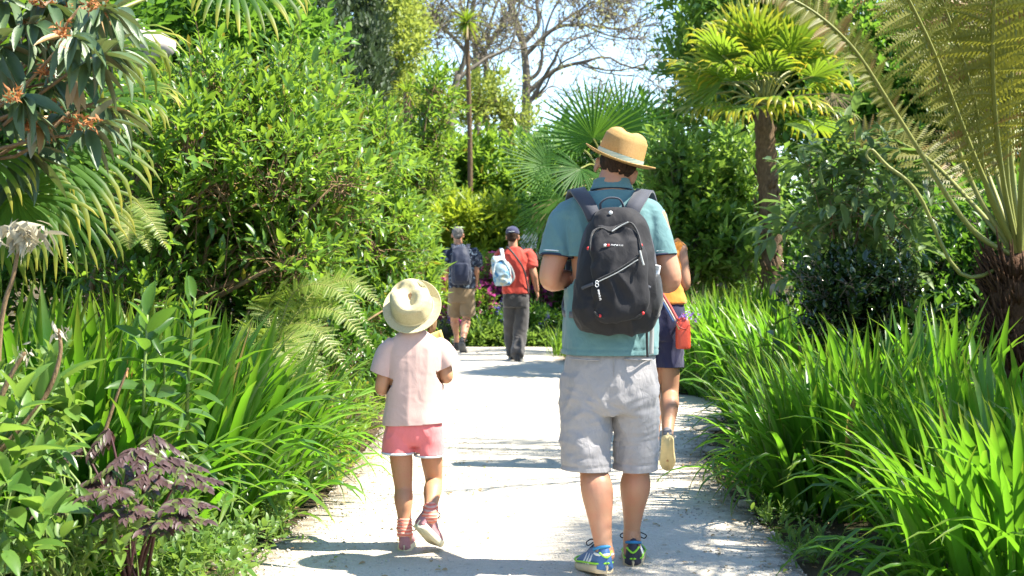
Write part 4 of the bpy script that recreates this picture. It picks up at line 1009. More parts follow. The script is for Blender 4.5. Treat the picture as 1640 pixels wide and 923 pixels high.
# bronze plant
Y = 4.7
b = np.array([at(200, 419, Y)[0], Y + .1, .2]); t = thing("bronze_plant", "bronze purple plant with toothed feathery leaves in front of the swords", "plant", b)
wd = MB(); LV = []
for px, py, dy in [(270, 735, -.2), (235, 760, -.1), (285, 800, -.3), (190, 740, 0), (150, 770, 0), (205, 810, -.3), (255, 835, -.3), (130, 720, .1), (175, 690, .1), (245, 700, 0), (110, 800, -.1), (220, 720, -.2), (160, 850, -.2), (300, 760, -.1), (280, 825, -.35), (180, 780, -.3)]:
    e = at(px, py, Y + dy); pth = spline([b + rng.normal(0, .02, 3) * [1, 1, 0], b * .4 + e * .6 + [0, 0, .06], e, e + norm(e - b) * .07 * np.array([1, 1, -.2])], 14)
    tube(wd, pth, np.linspace(.007, .002, 14), 5)
    for sgn in (-1, 1, 0):                        # three feathery leaflets' worth of toothed blades
        d0 = norm(pth[-1] - pth[-5]); sd = norm(np.cross(d0, [0, 0, 1.0])); ax = norm(d0 + sd * sgn * .9)
        for k in range(7):
            u = k / 6; c = pth[-5] + ax * .10 * u
            for s2 in (-1, 1):
                LV.append((c, norm(ax + np.cross(ax, [0, 0, 1.0]) * s2 * .9 + rng.normal(0, .1, 3) + [0, 0, -.1]), .055 * (1.15 - .6 * u), .020))
        LV.append((pth[-5] + ax * .10, ax, .05, .018))
P = np.array([l[0] for l in LV]); D = np.array([l[1] for l in LV])
lv = Leaves(P, D, orth_n(D, np.tile([0, -.35, 1.0], (len(P), 1)) + rng.normal(0, .15, P.shape)), np.array([l[2] for l in LV]), np.array([l[3] for l in LV]))
k = np.argsort(P[:, 1])[:140]; rest = np.setdiff1d(np.arange(len(P)), k)
leaf_objects(lv.sel(k), t, M_BRONZE); mb = MB(); leaves_mesh(mb, lv.sel(rest)); put("foliage", mb.mesh("foliage", b), M_BRONZE, t, 'stuff')
put("stem", wd.mesh("stem", b), plain_mat("bronze_stem", (.07, .03, .03), .5), t)
# broad-leaved plants in the near left corner
leafy("broad_leaf_plant", "broad leaved plant in the corner below the dried stalks", "plant", (-1.75, 4.35, .2),
      [Bl(40, 690, 4.4, 60, 60, .2), Bl(15, 780, 4.3, 60, 60, .2), Bl(50, 860, 4.2, 60, 50, .2), Bl(-10, 640, 4.5, 40, 50, .2)], 26, 7, .12, .115, .045, M_MAPLE, M_GSTEM, n_obj=182, n_limbs=20, r0=.008, r1=.004, flop=.3)
leafy("mint_plant", "fine leaved pale plant among the broad leaves", "plant", (-1.45, 4.6, .2),
      [Bl(95, 690, 4.7, 60, 50, .2), Bl(60, 610, 4.8, 40, 40, .2), Bl(180, 880, 4.4, 90, 50, .2), Bl(60, 900, 4.3, 90, 40, .2)], 90, 8, .10, .05, .018, M_HERB, M_GSTEM, n_obj=160, n_limbs=20, r0=.006, r1=.003)
leafy("ground_herb", "low leafy ground cover along the lower verge", "plant", (-1.33, 5.3, .06),
      [Bl(330, 890, 5.2, 70, 40, .25), Bl(250, 860, 5.2, 60, 40, .2), Bl(390, 870, 5.6, 40, 26, .2), Bl(300, 930, 4.9, 80, 40, .2)], 300, 7, .07, .035, .018, M_HERB, M_GSTEM, n_obj=140, n_limbs=14, r0=.004, r1=.002)
leafy("round_leaf_herb", "round leaved weed on the path edge under the sword tips", "plant", ground(440, 850),
      [Bl(440, 825, 6.6, 26, 26, .12), Bl(425, 800, 6.8, 20, 20, .1)], 60, 6, .06, .038, .028, M_HERB, M_GSTEM, n_obj=90, n_limbs=8, r0=.003, r1=.002)
leafy("verge_weed", "small yellow green weed further up the gravel edge", "plant", ground(520, 780),
      [Bl(520, 765, 8, 24, 14, .12), Bl(545, 745, 8.2, 20, 14, .1)], 60, 6, .05, .035, .014, M_LIME, M_GSTEM, n_obj=40, n_limbs=6, r0=.003, r1=.002)
leafy("verge_shrub", "olive twiggy bush above dry grass at the verge", "shrub", (-1.3, 8.6, .2),
      [Bl(490, 660, 8.5, 50, 50, .3), Bl(540, 650, 8.8, 40, 40, .25), Bl(450, 620, 8.4, 50, 50, .3), Bl(510, 710, 8.4, 46, 34, .25)], 700, 7, .10, .038, .014, M_SHRUB, M_TWIG, n_obj=120, n_limbs=24, r0=.006, r1=.003)
leafy("ivy_bank", "dark leafy growth filling the bank behind the ferns", "plant", (-1.75, 9.3, .26),
      [Bl(430, 560, 9.4, 90, 70, .35), Bl(520, 560, 9.8, 80, 70, .3), Bl(590, 600, 10.4, 50, 60, .25), Bl(350, 560, 9, 90, 70, .35), Bl(620, 560, 11, 40, 60, .25)], 900, 7, .14, .075, .03, M_SHRUB2, M_TWIG, n_obj=60)
leafy("ground_cover", "low mixed ground cover between the path and the sea of blades", "plant", ground(1120, 625),
      [Bl(1115, 595, 13.9, 40, 34, .35), Bl(1155, 612, 13.6, 36, 26, .3), Bl(1085, 612, 14, 30, 26, .3), Bl(1190, 600, 13, 40, 30, .3)], 800, 6, .08, .05, .018, M_HERB, M_GSTEM, n_obj=80, n_limbs=14, r0=.004, r1=.002, hq=False)
def spike(label, px, y0, y1, Y):
    b = ground(px, y0); b = at(px, y0, Y); t = thing("flower_spike", label, "plant", b); tp = at(px + 3, y1, Y)
    mb = MB(); tube(mb, [b, tp], [.005, .003], 5); put("stem", mb.mesh("stem", b), M_TWIG, t)
    n = 60; u = rng.random(n); C = b + (tp - b) * (.25 + .75 * u[:, None]); D = norm(rng.normal(0, 1, (n, 3)) + [0, 0, .4])
    mb = MB(); leaves_mesh(mb, Leaves(C, D, orth_n(D, rng.normal(0, 1, (n, 3))), np.full(n, .028), np.full(n, .012)), False); put("seed_head", mb.mesh("seed_head", b), M_RUST, t)
spike("rusty flower spike nearer the handbag in the ground cover", 1131, 625, 552, 13.4); spike("rusty flower spike taller than its neighbour in the ground cover", 1147, 635, 545, 13.2)
for lb, wx, wy, nn in (("weed tuft on bare soil under the nearest arching blades", 1.40, 5.3, 50), ("weed tuft on bare soil between the two near clumps", 1.30, 6.1, 70), ("weed tuft on bare soil beside the half buried grey stone", 1.27, 6.9, 40)):
    leafy("soil_weed", lb, "plant", (wx, wy, .03), [((wx, wy, .05), (.12, .28, .05))], nn, 6, .05, .04, .013, M_HERB, M_GSTEM, n_obj=24, n_limbs=6, r0=.003, r1=.0015, twigs=False)
# dry grass
sword_clump("straw coloured dry grass hanging from the left bank", -1.2, 8.5, .16, .3, 90, .34, (.4, -.1), [sword_mesh(M_DRY, RAD(q), .018) for q in (30, 70, 110)], name="dry_grass")

# stones, fallen leaves, loose pebbles
def stone(label, px, py, w, h, Y=None, mat=None, grp=None):
    c = ground(px, py) if Y is None else at(px, py, Y); s = ppm(c[1])
    mb = MB(); ellipsoid(mb, (0, 0, 0), (w / s / 2, w / s / 2.3, h / s / 2), None, 20, 12)
    v = mb.v[0]; sd = rng.uniform(0, 50)
    mb.v[0] = v * (1 + np.array([mnoise.fractal(Vector(x * 14 + sd), 1, 2, 4) for x in v])[:, None] * .22)
    o = put("stone", mb.mesh("stone"), mat or M_ROCK); o.location = Vector(c + [0, 0, h / s * .25]); o.rotation_euler[2] = rng.uniform(0, 6)
    tag(o, label, "stone", grp)
M_STONE = plain_mat("edging_stone", (.30, .27, .21), .92, .15, 30, .4, .8)
stone("largest edging stone under the olive twiggy bush", 505, 762, 44, 34, mat=M_STONE)
stone("upright edging stone beside the largest one, nearer the child", 536, 738, 26, 34, mat=M_STONE)
stone("flat edging stone half under sword leaf tips", 470, 785, 40, 22, mat=M_STONE)
stone("small brown stone beside the round leaved weed", 408, 850, 34, 22, mat=M_STONE)
stone("low stone at the path edge in the lower verge", 392, 888, 40, 20, mat=M_STONE)
stone("tan stone hidden in the ground cover by the lower verge", 352, 912, 36, 24, mat=M_STONE)
stone("brownish lump at the foot of the hairy palm trunk", 1240, 470, 16, 20, 13.2, plain_mat("brown_stone", (.26, .22, .17), .9, .2, 30, .3, .8))
stone("grey edging stone half buried under the bulging clump", 1196, 812, 34, 18, mat=M_STONE)
stone("flat grey slab stone at the shaded bend of the path", 1140, 690, 60, 12, mat=M_STONE)
stone("flat slab stone just short of the shaded bend", 1146, 725, 46, 12, mat=M_STONE)
def scatter(name, label, cat, n, xs, ys, L, W, mat, edge):
    y = rng.uniform(*ys, n); u = rng.random(n) ** (2.2 if edge else 1)
    x = np.where(rng.random(n) < .6, XL(y) + u * xs - .12, XR(y) - u * xs * .8 + .3)
    D = norm(np.stack([rng.normal(0, 1, n), rng.normal(0, 1, n), rng.normal(0, .08, n)], 1)); P = np.stack([x, y, np.full(n, .020)], 1)
    mb = MB(); leaves_mesh(mb, Leaves(P, D, orth_n(D, np.tile([0, 0, 1.0], (n, 1)) + rng.normal(0, .25, (n, 3))), L * rng.uniform(.4, 1.2, n), W * rng.uniform(.5, 1.2, n)), True)
    tag(put(name, mb.mesh(name), mat), label, cat, kind='stuff')
scatter("leaf_litter", "dry leaf litter along the edges of the gravel", "litter", 1500, 1.1, (4.6, 13), .035, .016, M_DEADL, True)
scatter("fallen_leaves", "few green fallen leaves on the pale gravel", "leaves", 60, 2.0, (5, 14), .035, .018, M_LIME, False)
n = 6000; y = rng.uniform(4.5, 13, n); x = XL(y) + (XR(y) - XL(y)) * np.clip(rng.beta(.5, .5, n), 0, 1)
mb = MB()
OV = np.array([(1, 0, 0), (-1, 0, 0), (0, 1, 0), (0, -1, 0), (0, 0, 1), (0, 0, -1)], float); OT = np.array([(0, 2, 4), (2, 1, 4), (1, 3, 4), (3, 0, 4), (2, 0, 5), (1, 2, 5), (3, 1, 5), (0, 3, 5)])
s = rng.uniform(.003, .008, n) * np.where(rng.random(n) < .05, 1.8, 1)
v = np.stack([x, y, np.full(n, .014)], 1)[:, None] + OV[None] * s[:, None, None] * rng.uniform(.6, 1.2, (n, 6, 1)) * [1, 1, .7]
mb.add(v.reshape(-1, 3), (OT[None] + (np.arange(n) * 6)[:, None, None]).reshape(-1, 3), None, np.repeat(rng.random(n), 6))
tag(put("pebbles", mb.mesh("pebbles"), plain_mat("pebble", (.40, .37, .32), .9, .2, 200, .3)), "loose pebbles strewn on the gravel path", "pebbles", kind='stuff')
# ------------------------------------------------------------------ people
def remesh(mb, name, voxel, origin, smooth=2, factor=.5):
    """fuse overlapping closed shapes into one continuous surface"""
    me = mb.mesh("raw", origin)
    o = bpy.data.objects.new("raw", me); COL.objects.link(o)
    r = o.modifiers.new("r", 'REMESH'); r.mode = 'VOXEL'; r.voxel_size = voxel
    if smooth:
        s = o.modifiers.new("s", 'SMOOTH'); s.iterations = smooth; s.factor = factor
    dg = bpy.context.evaluated_depsgraph_get(); dg.update()
    res = bpy.data.meshes.new_from_object(o.evaluated_get(dg))
    bpy.data.objects.remove(o); bpy.data.meshes.remove(me)
    res.name = name
    res.polygons.foreach_set('use_smooth', np.ones(len(res.polygons), bool))
    return res
def mco(me):
    v = np.empty(len(me.vertices) * 3, np.float32); me.vertices.foreach_get('co', v); return v.reshape(-1, 3).astype(float)
def mno(me):
    v = np.empty(len(me.vertices) * 3, np.float32); me.vertices.foreach_get('normal', v); return v.reshape(-1, 3).astype(float)
def displace(me, fn):
    v, n = mco(me), mno(me)
    d = np.array([fn(Vector(a)) for a in v])
    me.vertices.foreach_set('co', (v + n * d[:, None]).astype(np.float32).ravel()); me.update()
def crease(scale, amp, stretch=(1, 1, .5), seed=0.0, sharp=1.0):
    """soft cloth folds: ridged noise stretched along one direction"""
    s = Vector(stretch) * scale
    def f(p):
        q = Vector((p.x * s.x + seed, p.y * s.y, p.z * s.z))
        w = mnoise.noise(q * .6 + Vector((3, 1, 2))) * 1.2
        a = 1 - abs(mnoise.noise(q + Vector((w, w, w)))) * 2.2
        return amp * (max(a, -1) * sharp + .6 * mnoise.noise(q * 2.1))
    return f
def trim(me, cuts, thick=.003):
    """cut hems clean: (point, outward direction, reach)"""
    import bmesh
    bm = bmesh.new(); bm.from_mesh(me)
    for co, no, reach in cuts:
        co = Vector(co); f = [x for x in bm.faces if (x.calc_center_median() - co).length < reach]
        g = list({v for x in f for v in x.verts}) + list({e for x in f for e in x.edges}) + f
        bmesh.ops.bisect_plane(bm, geom=g, dist=1e-5, plane_co=co, plane_no=Vector(no).normalized(), clear_outer=True)
    bm.to_mesh(me); bm.free(); me.update()
    return me
def cloth(name, me, mat, t, cuts, thick=.0035):
    trim(me, cuts); me.polygons.foreach_set('use_smooth', np.ones(len(me.polygons), bool))
    o = put(name, me, mat, t); m = o.modifiers.new("thick", 'SOLIDIFY'); m.thickness = thick; m.offset = -1
    return o
def chain(mb, pts, rad, n=26, nseg=18, ref=(0, 1, 0), rad2=None):
    a = np.hstack([np.asarray(pts, float), np.asarray(rad, float)[:, None], np.asarray(rad2 if rad2 is not None else rad, float)[:, None]])
    s = spline(a, n); tube(mb, s[:, :3], np.maximum(s[:, 3], .002), nseg, ref=ref, rad2=np.maximum(s[:, 4], .002))
def rings(mb, rows, n=40, nseg=40, p=2.4):
    """stack of rounded cross-sections: (x, y, z, rx, ry)"""
    s = spline(rows, n); a = np.arange(nseg) / nseg * 2 * math.pi
    cx = np.sign(np.cos(a)) * np.abs(np.cos(a)) ** (2 / p); cy = np.sign(np.sin(a)) * np.abs(np.sin(a)) ** (2 / p)
    v = np.stack([s[:, 0, None] + s[:, 3, None] * cx, s[:, 1, None] + s[:, 4, None] * cy, s[:, 2, None] + 0 * cx], -1).reshape(-1, 3)
    i = np.arange(n - 1)[:, None] * nseg; j = np.arange(nseg)[None]; k = (j + 1) % nseg
    q = np.stack([i + j, i + k, i + nseg + k, i + nseg + j], -1).reshape(-1, 4); m = len(v)
    v = np.vstack([v, s[0, :3], s[-1, :3]]); tr = []
    for b in range(nseg):
        c = (b + 1) % nseg; tr += [(m, c, b), (m + 1, (n - 1) * nseg + b, (n - 1) * nseg + c)]
    mb.add(v, tr, q)
def head(mb, c, R, s=1.0):
    """skull, jaw, brow, nose, lips, ears; face towards local +Y"""
    c = np.asarray(c, float)
    def e(p, r, RR=None, nu=24, nv=14):
        ellipsoid(mb, c + R @ (np.asarray(p) * s), np.asarray(r) * s, R if RR is None else R @ RR, nu, nv)
    e((0, -.012, .035), (.076, .094, .083)); e((0, .022, -.035), (.060, .072, .075)); e((0, .055, -.080), (.034, .032, .030))
    e((0, .082, .022), (.050, .014, .012)); e((0, .098, -.018), (.014, .020, .026)); e((0, .104, -.030), (.017, .012, .010))
    e((0, .083, -.058), (.024, .012, .007)); e((0, .081, -.069), (.021, .012, .007))
    for q in (-1, 1):
        e((q * .040, .066, -.025), (.022, .020, .020))
        e((q * .080, -.002, -.010), (.010, .020, .033), rotm(q * -24, 0, 0)); e((q * .086, -.012, .008), (.007, .014, .014))
def eyes(t, c, R, s, origin):
    for q in (-1, 1):
        mb = MB(); ellipsoid(mb, np.asarray(c) + R @ (np.array([q * .031, .0745, .000]) * s), np.array([.0145, .0120, .0075]) * s, R, 14, 8); e = put("eye", mb.mesh("eye", origin), M_EYE, t)
        mb = MB(); ellipsoid(mb, np.asarray(c) + R @ (np.array([q * .031, .0845, .000]) * s), np.array([.0058, .0028, .0056]) * s, R, 12, 6); put("iris", mb.mesh("iris", origin), M_HAIRB, e)
def hand(mb, w, d, palm, thumb, s=1.0, curl=.5):
    """palm and five separate fingers; d: towards the fingers, palm: palm normal, thumb: side on which the thumb sits"""
    d = norm(d); palm = np.asarray(palm, float); palm = norm(palm - d * np.dot(palm, d)); sd = np.cross(palm, d) ; sd = sd * (1 if np.dot(sd, thumb) > 0 else -1)
    w = np.asarray(w, float)
    R = np.stack([sd, d, palm], 1)
    ellipsoid(mb, w + d * .045 * s, np.array([.043, .054, .017]) * s, R, 18, 12); ellipsoid(mb, w + (d * .03 + sd * .022 + palm * .006) * s, np.array([.022, .036, .018]) * s, R, 14, 10)
    for k, (off, L, r) in enumerate([(.030, .072, .0088), (.010, .080, .0090), (-.011, .075, .0086), (-.030, .060, .0076)]):
        p = w + (d * .078 + sd * off) * s; dd = d + sd * off * 1.6; pts = [p - d * .02 * s, p]
        for j, f in enumerate((.45, .32, .23)):
            a = curl * (.55 + .55 * j) * rng.uniform(.85, 1.2)
            p = p + norm(dd * math.cos(a) + palm * math.sin(a)) * L * f * s; pts.append(p)
        chain(mb, pts, np.array([1.0, 1.0, .95, .88, .70]) * r * s, 12, 9)
    p = w + (d * .022 + sd * .032) * s
    chain(mb, [p - sd * .012 * s, p, p + (sd * .026 + d * .026 + palm * .006) * s, p + (sd * .034 + d * .052 + palm * .016 * (1 + curl)) * s], np.array([.013, .0125, .0105, .008]) * s, 12, 9)
def arm(mb, sh, el, wr, r, s, palm, thumb, curl=.5):
    sh, el, wr = (np.asarray(x, float) for x in (sh, el, wr))
    chain(mb, [sh, sh * .5 + el * .5, el, el * .68 + wr * .32, wr], [r[0], r[1], r[2], r[3], r[4]], 30, 18)
    hand(mb, wr, wr - el, palm, thumb, s, curl)
def leg(mb, hip, kn, an, r, back=(0, -1, 0)):
    hip, kn, an = (np.asarray(x, float) for x in (hip, kn, an)); back = np.asarray(back, float)
    chain(mb, [hip, hip * .5 + kn * .5, kn, kn * .68 + an * .32 + back * r[3] * .28, kn * .32 + an * .68 + back * r[3] * .06, an], [r[0], r[1], r[2], r[3], (r[3] + r[4]) * .47, r[4]], 36, 20)
    d = norm(an - kn)
    ellipsoid(mb, kn + back * -.012, np.array([r[2] * .85, r[2] * .9, r[2] * 1.1]), None, 16, 10)
def foot_core(mb, heel, R, L, s=1.0):
    chain(mb, [heel + R @ np.array([0, .02, .05]) * s, heel + R @ np.array([0, L * .45, .045]) * s, heel + R @ np.array([0, L * .9, .03]) * s], [.032 * s, .034 * s, .026 * s], 14, 12)
def shoe(t, heel, R, L, W, H, origin, mats, name="shoe", ankle=None):
    """trainer: upper, sole, collar, heel tab, laces; heel at the given point, toe along R's +Y, sole in R's XY plane"""
    heel = np.asarray(heel, float); X = lambda *p: heel + R @ np.array(p, float)
    u = MB(); y = np.linspace(0, L, 16); f = y / L
    w = W / 2 * np.interp(f, [0, .08, .3, .5, .72, .9, 1], [.55, .76, .78, .86, 1, .80, .30])
    h = H * np.interp(f, [0, .08, .26, .42, .6, .8, 1], [.82, 1, .92, .82, .58, .42, .22])
    a = np.linspace(0, 2 * math.pi, 21)[:-1]; V = []
    for i in range(16):
        cx = w[i] * np.sign(np.cos(a)) * np.abs(np.cos(a)) ** .8; cz = np.where(np.sin(a) > 0, np.sin(a) ** .85 * h[i], np.sin(a) * .010) if True else 0
        V.append(np.stack([cx * np.where(np.sin(a) > 0, 1 - .30 * np.sin(a) * (h[i] / H), 1), y[i] + 0 * a, .022 + cz], 1))
    V = np.concatenate(V) @ R.T + heel
    k = 20; i = np.arange(15)[:, None] * k; j = np.arange(k)[None]; jj = (j + 1) % k
    q = np.stack([i + j, i + jj, i + k + jj, i + k + j], -1).reshape(-1, 4); m = len(V)
    c0 = V[:k].mean(0); c1 = V[-k:].mean(0)
    u.add(np.vstack([V, c0, c1]), [(m, (b + 1) % k, b) for b in range(k)] + [(m + 1, 15 * k + b, 15 * k + (b + 1) % k) for b in range(k)], q)
    up = put(name, u.mesh(name, origin), mats['upper'], t)
    so = MB(); tt = np.arange(40) / 40 * 2 * math.pi
    def outline(g):
        yy = L / 2 - np.cos(tt) * (L / 2 + g); ff = np.clip(yy / L, 0, 1)
        ww = (W / 2 + g) * np.interp(ff, [0, .02, .10, .3, .5, .72, .9, .98, 1], [0, .42, .76, .78, .84, 1, .80, .42, 0])
        return yy, ww * np.where(np.sin(tt) >= 0, 1, -1)
    Vs = []
    for z, g in ((0, -.004), (.004, .003), (.014, .006), (.026, .004), (.030, -.004)):
        yy, xx = outline(g); toe = np.clip((yy / L - .72) / .28, 0, 1) ** 2 * .014
        Vs.append(np.stack([xx, yy, z + toe + np.where(z > .02, .006 * (1 - yy / L), 0)], 1))
    Vs = np.concatenate(Vs) @ R.T + heel; k = 40; i = np.arange(4)[:, None] * k; j = np.arange(k)[None]; jj = (j + 1) % k
    q = np.stack([i + j, i + jj, i + k + jj, i + k + j], -1).reshape(-1, 4); m = len(Vs)
    so.add(np.vstack([Vs, Vs[:k].mean(0), Vs[-k:].mean(0)]), [(m, (b + 1) % k, b) for b in range(k)] + [(m + 1, 4 * k + b, 4 * k + (b + 1) % k) for b in range(k)], q)
    put("sole", so.mesh("sole", origin), mats['sole'], up)
    if 'trim' in mats:                                   # coloured rand above the sole, heel tab and stripes
        tr = MB(); yy, xx = outline(.004)
        pts = np.stack([xx * .97, yy, .037 + .004 * (1 - yy / L) + np.clip((yy / L - .72) / .28, 0, 1) ** 2 * .014], 1)
        pts = pts[np.r_[18:40, 0:4]] if False else np.vstack([pts, pts[:1]])
        tube(tr, pts @ R.T + heel, .0045, 5, cap=False); put("rand", tr.mesh("rand", origin), mats['trim'], up)
        tb = MB(); tube(tb, spline([X(-W * .26, .008, H * .80), X(0, -.006, H * .62), X(W * .26, .008, H * .84)], 9), .0075, 6, rad2=.004); put("heel_tab", tb.mesh("heel_tab", origin), mats['trim'], up)
        hc = MB()
        for sg in (-1, 1):
            for q0 in (.30, .40, .50):
                tube(hc, [X(sg * W * .43, L * (q0 + .05), .034), X(sg * W * .40, L * (q0 + .01), H * .42), X(sg * W * .27, L * (q0 - .03), H * .70)], .0035, 4, rad2=.006)
        put("stripe", hc.mesh("stripe", origin), mats['stripe'], up)
    cl = MB(); ca = np.linspace(0, 2 * math.pi, 25)
    tube(cl, np.array([X(math.cos(b) * W * .31, L * .155 + math.sin(b) * L * .15, H * (.93 - .09 * math.sin(b))) for b in ca]), .0085 * .75 if W > .08 else .005, 7, cap=False); put("collar", cl.mesh("collar", origin), mats['collar'], up)
    la = MB()
    for k in range(4):
        yk = L * (.36 + .07 * k); zk = .022 + H * np.interp(yk / L, [0, .26, .42, .6, .8], [1, .92, .82, .58, .42]) * .97
        tube(la, spline([X(-W * .2, yk, zk * .92), X(0, yk + .006, zk + .004), X(W * .2, yk, zk * .92)], 6), .003, 5)
    for sg in (-1, 1):
        z0 = .022 + H * .93
        tube(la, spline([X(0, L * .33, z0), X(sg * W * .28, L * .29, z0 + .014), X(sg * W * .56, L * .26, z0 + .004), X(sg * W * .46, L * .28, z0 - .010), X(sg * W * .2, L * .32, z0)], 16), .0026, 5)
    put("lace", la.mesh("lace", origin), mats['lace'], up)
    return up
def hat(t, c, R, rx, ry, h, brim, mat, band, origin, name="hat", curl=None, pinch=.03, bandh=.026, flare=.0, nseg=72, dw=.24):
    """woven hat: pinched crown, ribbon band, curled brim; brim plane through c"""
    c = np.asarray(c, float); a = np.arange(nseg) / nseg * 2 * math.pi
    prof = [(1.0 + brim / rx, 'b', 1.0), (1.0 + brim * .97 / rx, 'b', .97)] + [(1 + brim * k / rx, 'b', k) for k in np.linspace(.85, .08, 8)]
    V = []
    for f, kd, k in prof:
        zz = np.array([(curl(x) if curl else 0.0) for x in a]) * k ** 1.7
        V.append(np.stack([(rx + brim * k) * np.cos(a), (ry + brim * k) * np.sin(a), zz], 1))
    rows = np.concatenate([[.004], np.linspace(.02, .72, 10) * h])
    for z in rows:
        k = 1 - .13 * (z / h) ** 1.5 + flare * z / h; V.append(np.stack([rx * k * np.cos(a), ry * k * np.sin(a), z + 0 * a], 1))
    for q in np.linspace(.12, 1, 14):                       # rounded, dented top
        k = .87 * math.cos(q * math.pi / 2) ** .75 if q < 1 else 0.001
        z = h * (.72 + .28 * math.sin(q * math.pi / 2))
        x = rx * k * np.cos(a); y = ry * k * np.sin(a)
        dent = pinch * np.exp(-(x / (rx * dw)) ** 2) * np.clip(1 - ((y + ry * .05) / (ry * .85)) ** 2, 0, 1) * 1.3 * min(1, q * 1.4)
        side = pinch * .8 * (np.exp(-((x - rx * .55) / (rx * .3)) ** 2 - ((y - ry * .55) / (ry * .35)) ** 2) + np.exp(-((x + rx * .55) / (rx * .3)) ** 2 - ((y - ry * .55) / (ry * .35)) ** 2))
        V.append(np.stack([x, y, z - dent - side], 1))
    V = np.concatenate(V); n = len(V) // nseg
    V = V @ R.T + c
    i = np.arange(n - 1)[:, None] * nseg; j = np.arange(nseg)[None]; k = (j + 1) % nseg
    mb = MB(); mb.add(V, None, np.stack([i + j, i + k, i + nseg + k, i + nseg + j], -1).reshape(-1, 4))
    me = mb.mesh(name, origin)
    o = put(name, me, mat, t); so = o.modifiers.new("thick", 'SOLIDIFY'); so.thickness = .004; so.offset = -1
    b = MB()
    rows = [.004, bandh * .35, bandh * .7, bandh]
    W = np.concatenate([np.stack([(rx * (1 - .13 * (z / h) ** 1.5) + .0025) * np.cos(a), (ry * (1 - .13 * (z / h) ** 1.5) + .0025) * np.sin(a), z + .002 + 0 * a], 1) for z in rows]) @ R.T + c
    i = np.arange(3)[:, None] * nseg
    if band is not None:
        b.add(W, None, np.stack([i + j, i + k, i + nseg + k, i + nseg + j], -1).reshape(-1, 4)); put("band", b.mesh("band", origin), band, o)
    return o
def strap(mb, pts, w, th, face, n=30):
    """flat webbing along a path; face: outward direction"""
    p = spline(pts, n); T = norm(np.gradient(p, axis=0)); f = np.asarray(face, float)
    f = np.broadcast_to(f, p.shape) if f.ndim == 1 else spline(f, n)
    s = norm(np.cross(T, f)); u = np.cross(s, T)
    w = np.broadcast_to(np.asarray(w, float), (n,))[:, None] / 2
    V = np.stack([p - s * w, p + s * w, p + s * w + u * th, p - s * w + u * th], 1).reshape(-1, 3)
    i = np.arange(n - 1)[:, None] * 4; j = np.arange(4)[None]; k = (j + 1) % 4
    mb.add(V, None, np.vstack([np.stack([i + j, i + k, i + 4 + k, i + 4 + j], -1).reshape(-1, 4), [(3, 2, 1, 0)], [(4 * n - 4, 4 * n - 3, 4 * n - 2, 4 * n - 1)]]))

M_SKIN = skin_mat("light_skin", (.42, .225, .135), (.45, .19, .115))
M_SKINC = skin_mat("child_skin", (.45, .235, .125), (.47, .205, .12))
M_SKINT = skin_mat("tanned_skin", (.34, .18, .105), (.38, .18, .11))
M_EYE = plain_mat("eye_white", (.7, .68, .64), .15)
M_HAIRB = bark_mat("dark_brown_hair", (.028, .016, .010), (.075, .042, .025), 90, (1, 1, .12), .8)
M_HAIRG = bark_mat("grey_hair", (.10, .095, .09), (.26, .25, .24), 90, (1, 1, .15), .8)
M_HAIRL = bark_mat("light_brown_hair", (.14, .08, .035), (.32, .20, .10), 90, (1, 1, .12), .8)
M_POLO = cloth_mat("teal_pique", (.100, .195, .200), .08, 520, .85, .45)
M_TIP = plain_mat("navy_tipping", (.015, .02, .045), .8)
M_TIPW = plain_mat("white_tipping", (.62, .66, .66), .8)
M_SHORTS = cloth_mat("pale_grey_twill", (.29, .275, .275), .10, 620, .85, .7)
M_PACK = cloth_mat("charcoal_nylon", (.013, .0125, .0145), .2, 750, .78, .35, sheen=.05, spec=.3)
M_PACK2 = cloth_mat("dark_nylon_panel", (.009, .009, .010), .2, 750, .6, .3, spec=.35)
M_WEB = cloth_mat("dark_webbing", (.045, .048, .062), .2, 400, .75, .1)
M_WEBG = cloth_mat("grey_webbing", (.30, .31, .30), .1, 400, .75, .1)
M_RED = plain_mat("red_tab", (.55, .03, .03), .5)
M_WHITE = plain_mat("white_print", (.72, .72, .72), .5)
M_METAL = plain_mat("snap_metal", (.55, .56, .57), .3, .6)
m, nt, out = nodes_of("honey_straw")
oc = objco(nt); wv = N(nt, "ShaderNodeTexWave", bands_direction='Z'); wv.inputs['Scale'].default_value = 75; wv.inputs['Distortion'].default_value = 1.2; nt.links.new(oc, wv.inputs[0])
w2 = noise_tex(nt, 170, 2, vec=oc); n3 = noise_tex(nt, 12, 4, vec=oc)
c = mixc(nt, w2, (.36, .205, .065), (.56, .365, .135)); c = mixc(nt, mathn(nt, 'MULTIPLY', n3, .5), c, (.33, .17, .05))
bsdf(nt, out, c, .7, .3, bump(nt, mathn(nt, 'ADD', wv.outputs['Fac'], w2), .55, .004)); M_STRAW = m
m, nt, out = nodes_of("cream_straw")
oc = objco(nt); wv = N(nt, "ShaderNodeTexWave", bands_direction='Z'); wv.inputs['Scale'].default_value = 60; wv.inputs['Distortion'].default_value = .8; nt.links.new(oc, wv.inputs[0])
w2 = noise_tex(nt, 150, 2, vec=oc)
c = mixc(nt, w2, (.44, .38, .20), (.62, .55, .35))
bsdf(nt, out, c, .75, .25, bump(nt, mathn(nt, 'ADD', wv.outputs['Fac'], w2), .5, .004)); M_STRAWC = m
m, nt, out = nodes_of("striped_ribbon")
wv = N(nt, "ShaderNodeTexWave", bands_direction='Z'); wv.inputs['Scale'].default_value = 55; nt.links.new(objco(nt), wv.inputs[0])
bsdf(nt, out, mixc(nt, maprange(nt, wv.outputs['Fac'], .62, .72), (.16, .33, .31), (.52, .55, .48)), .7); M_RIBBON = m

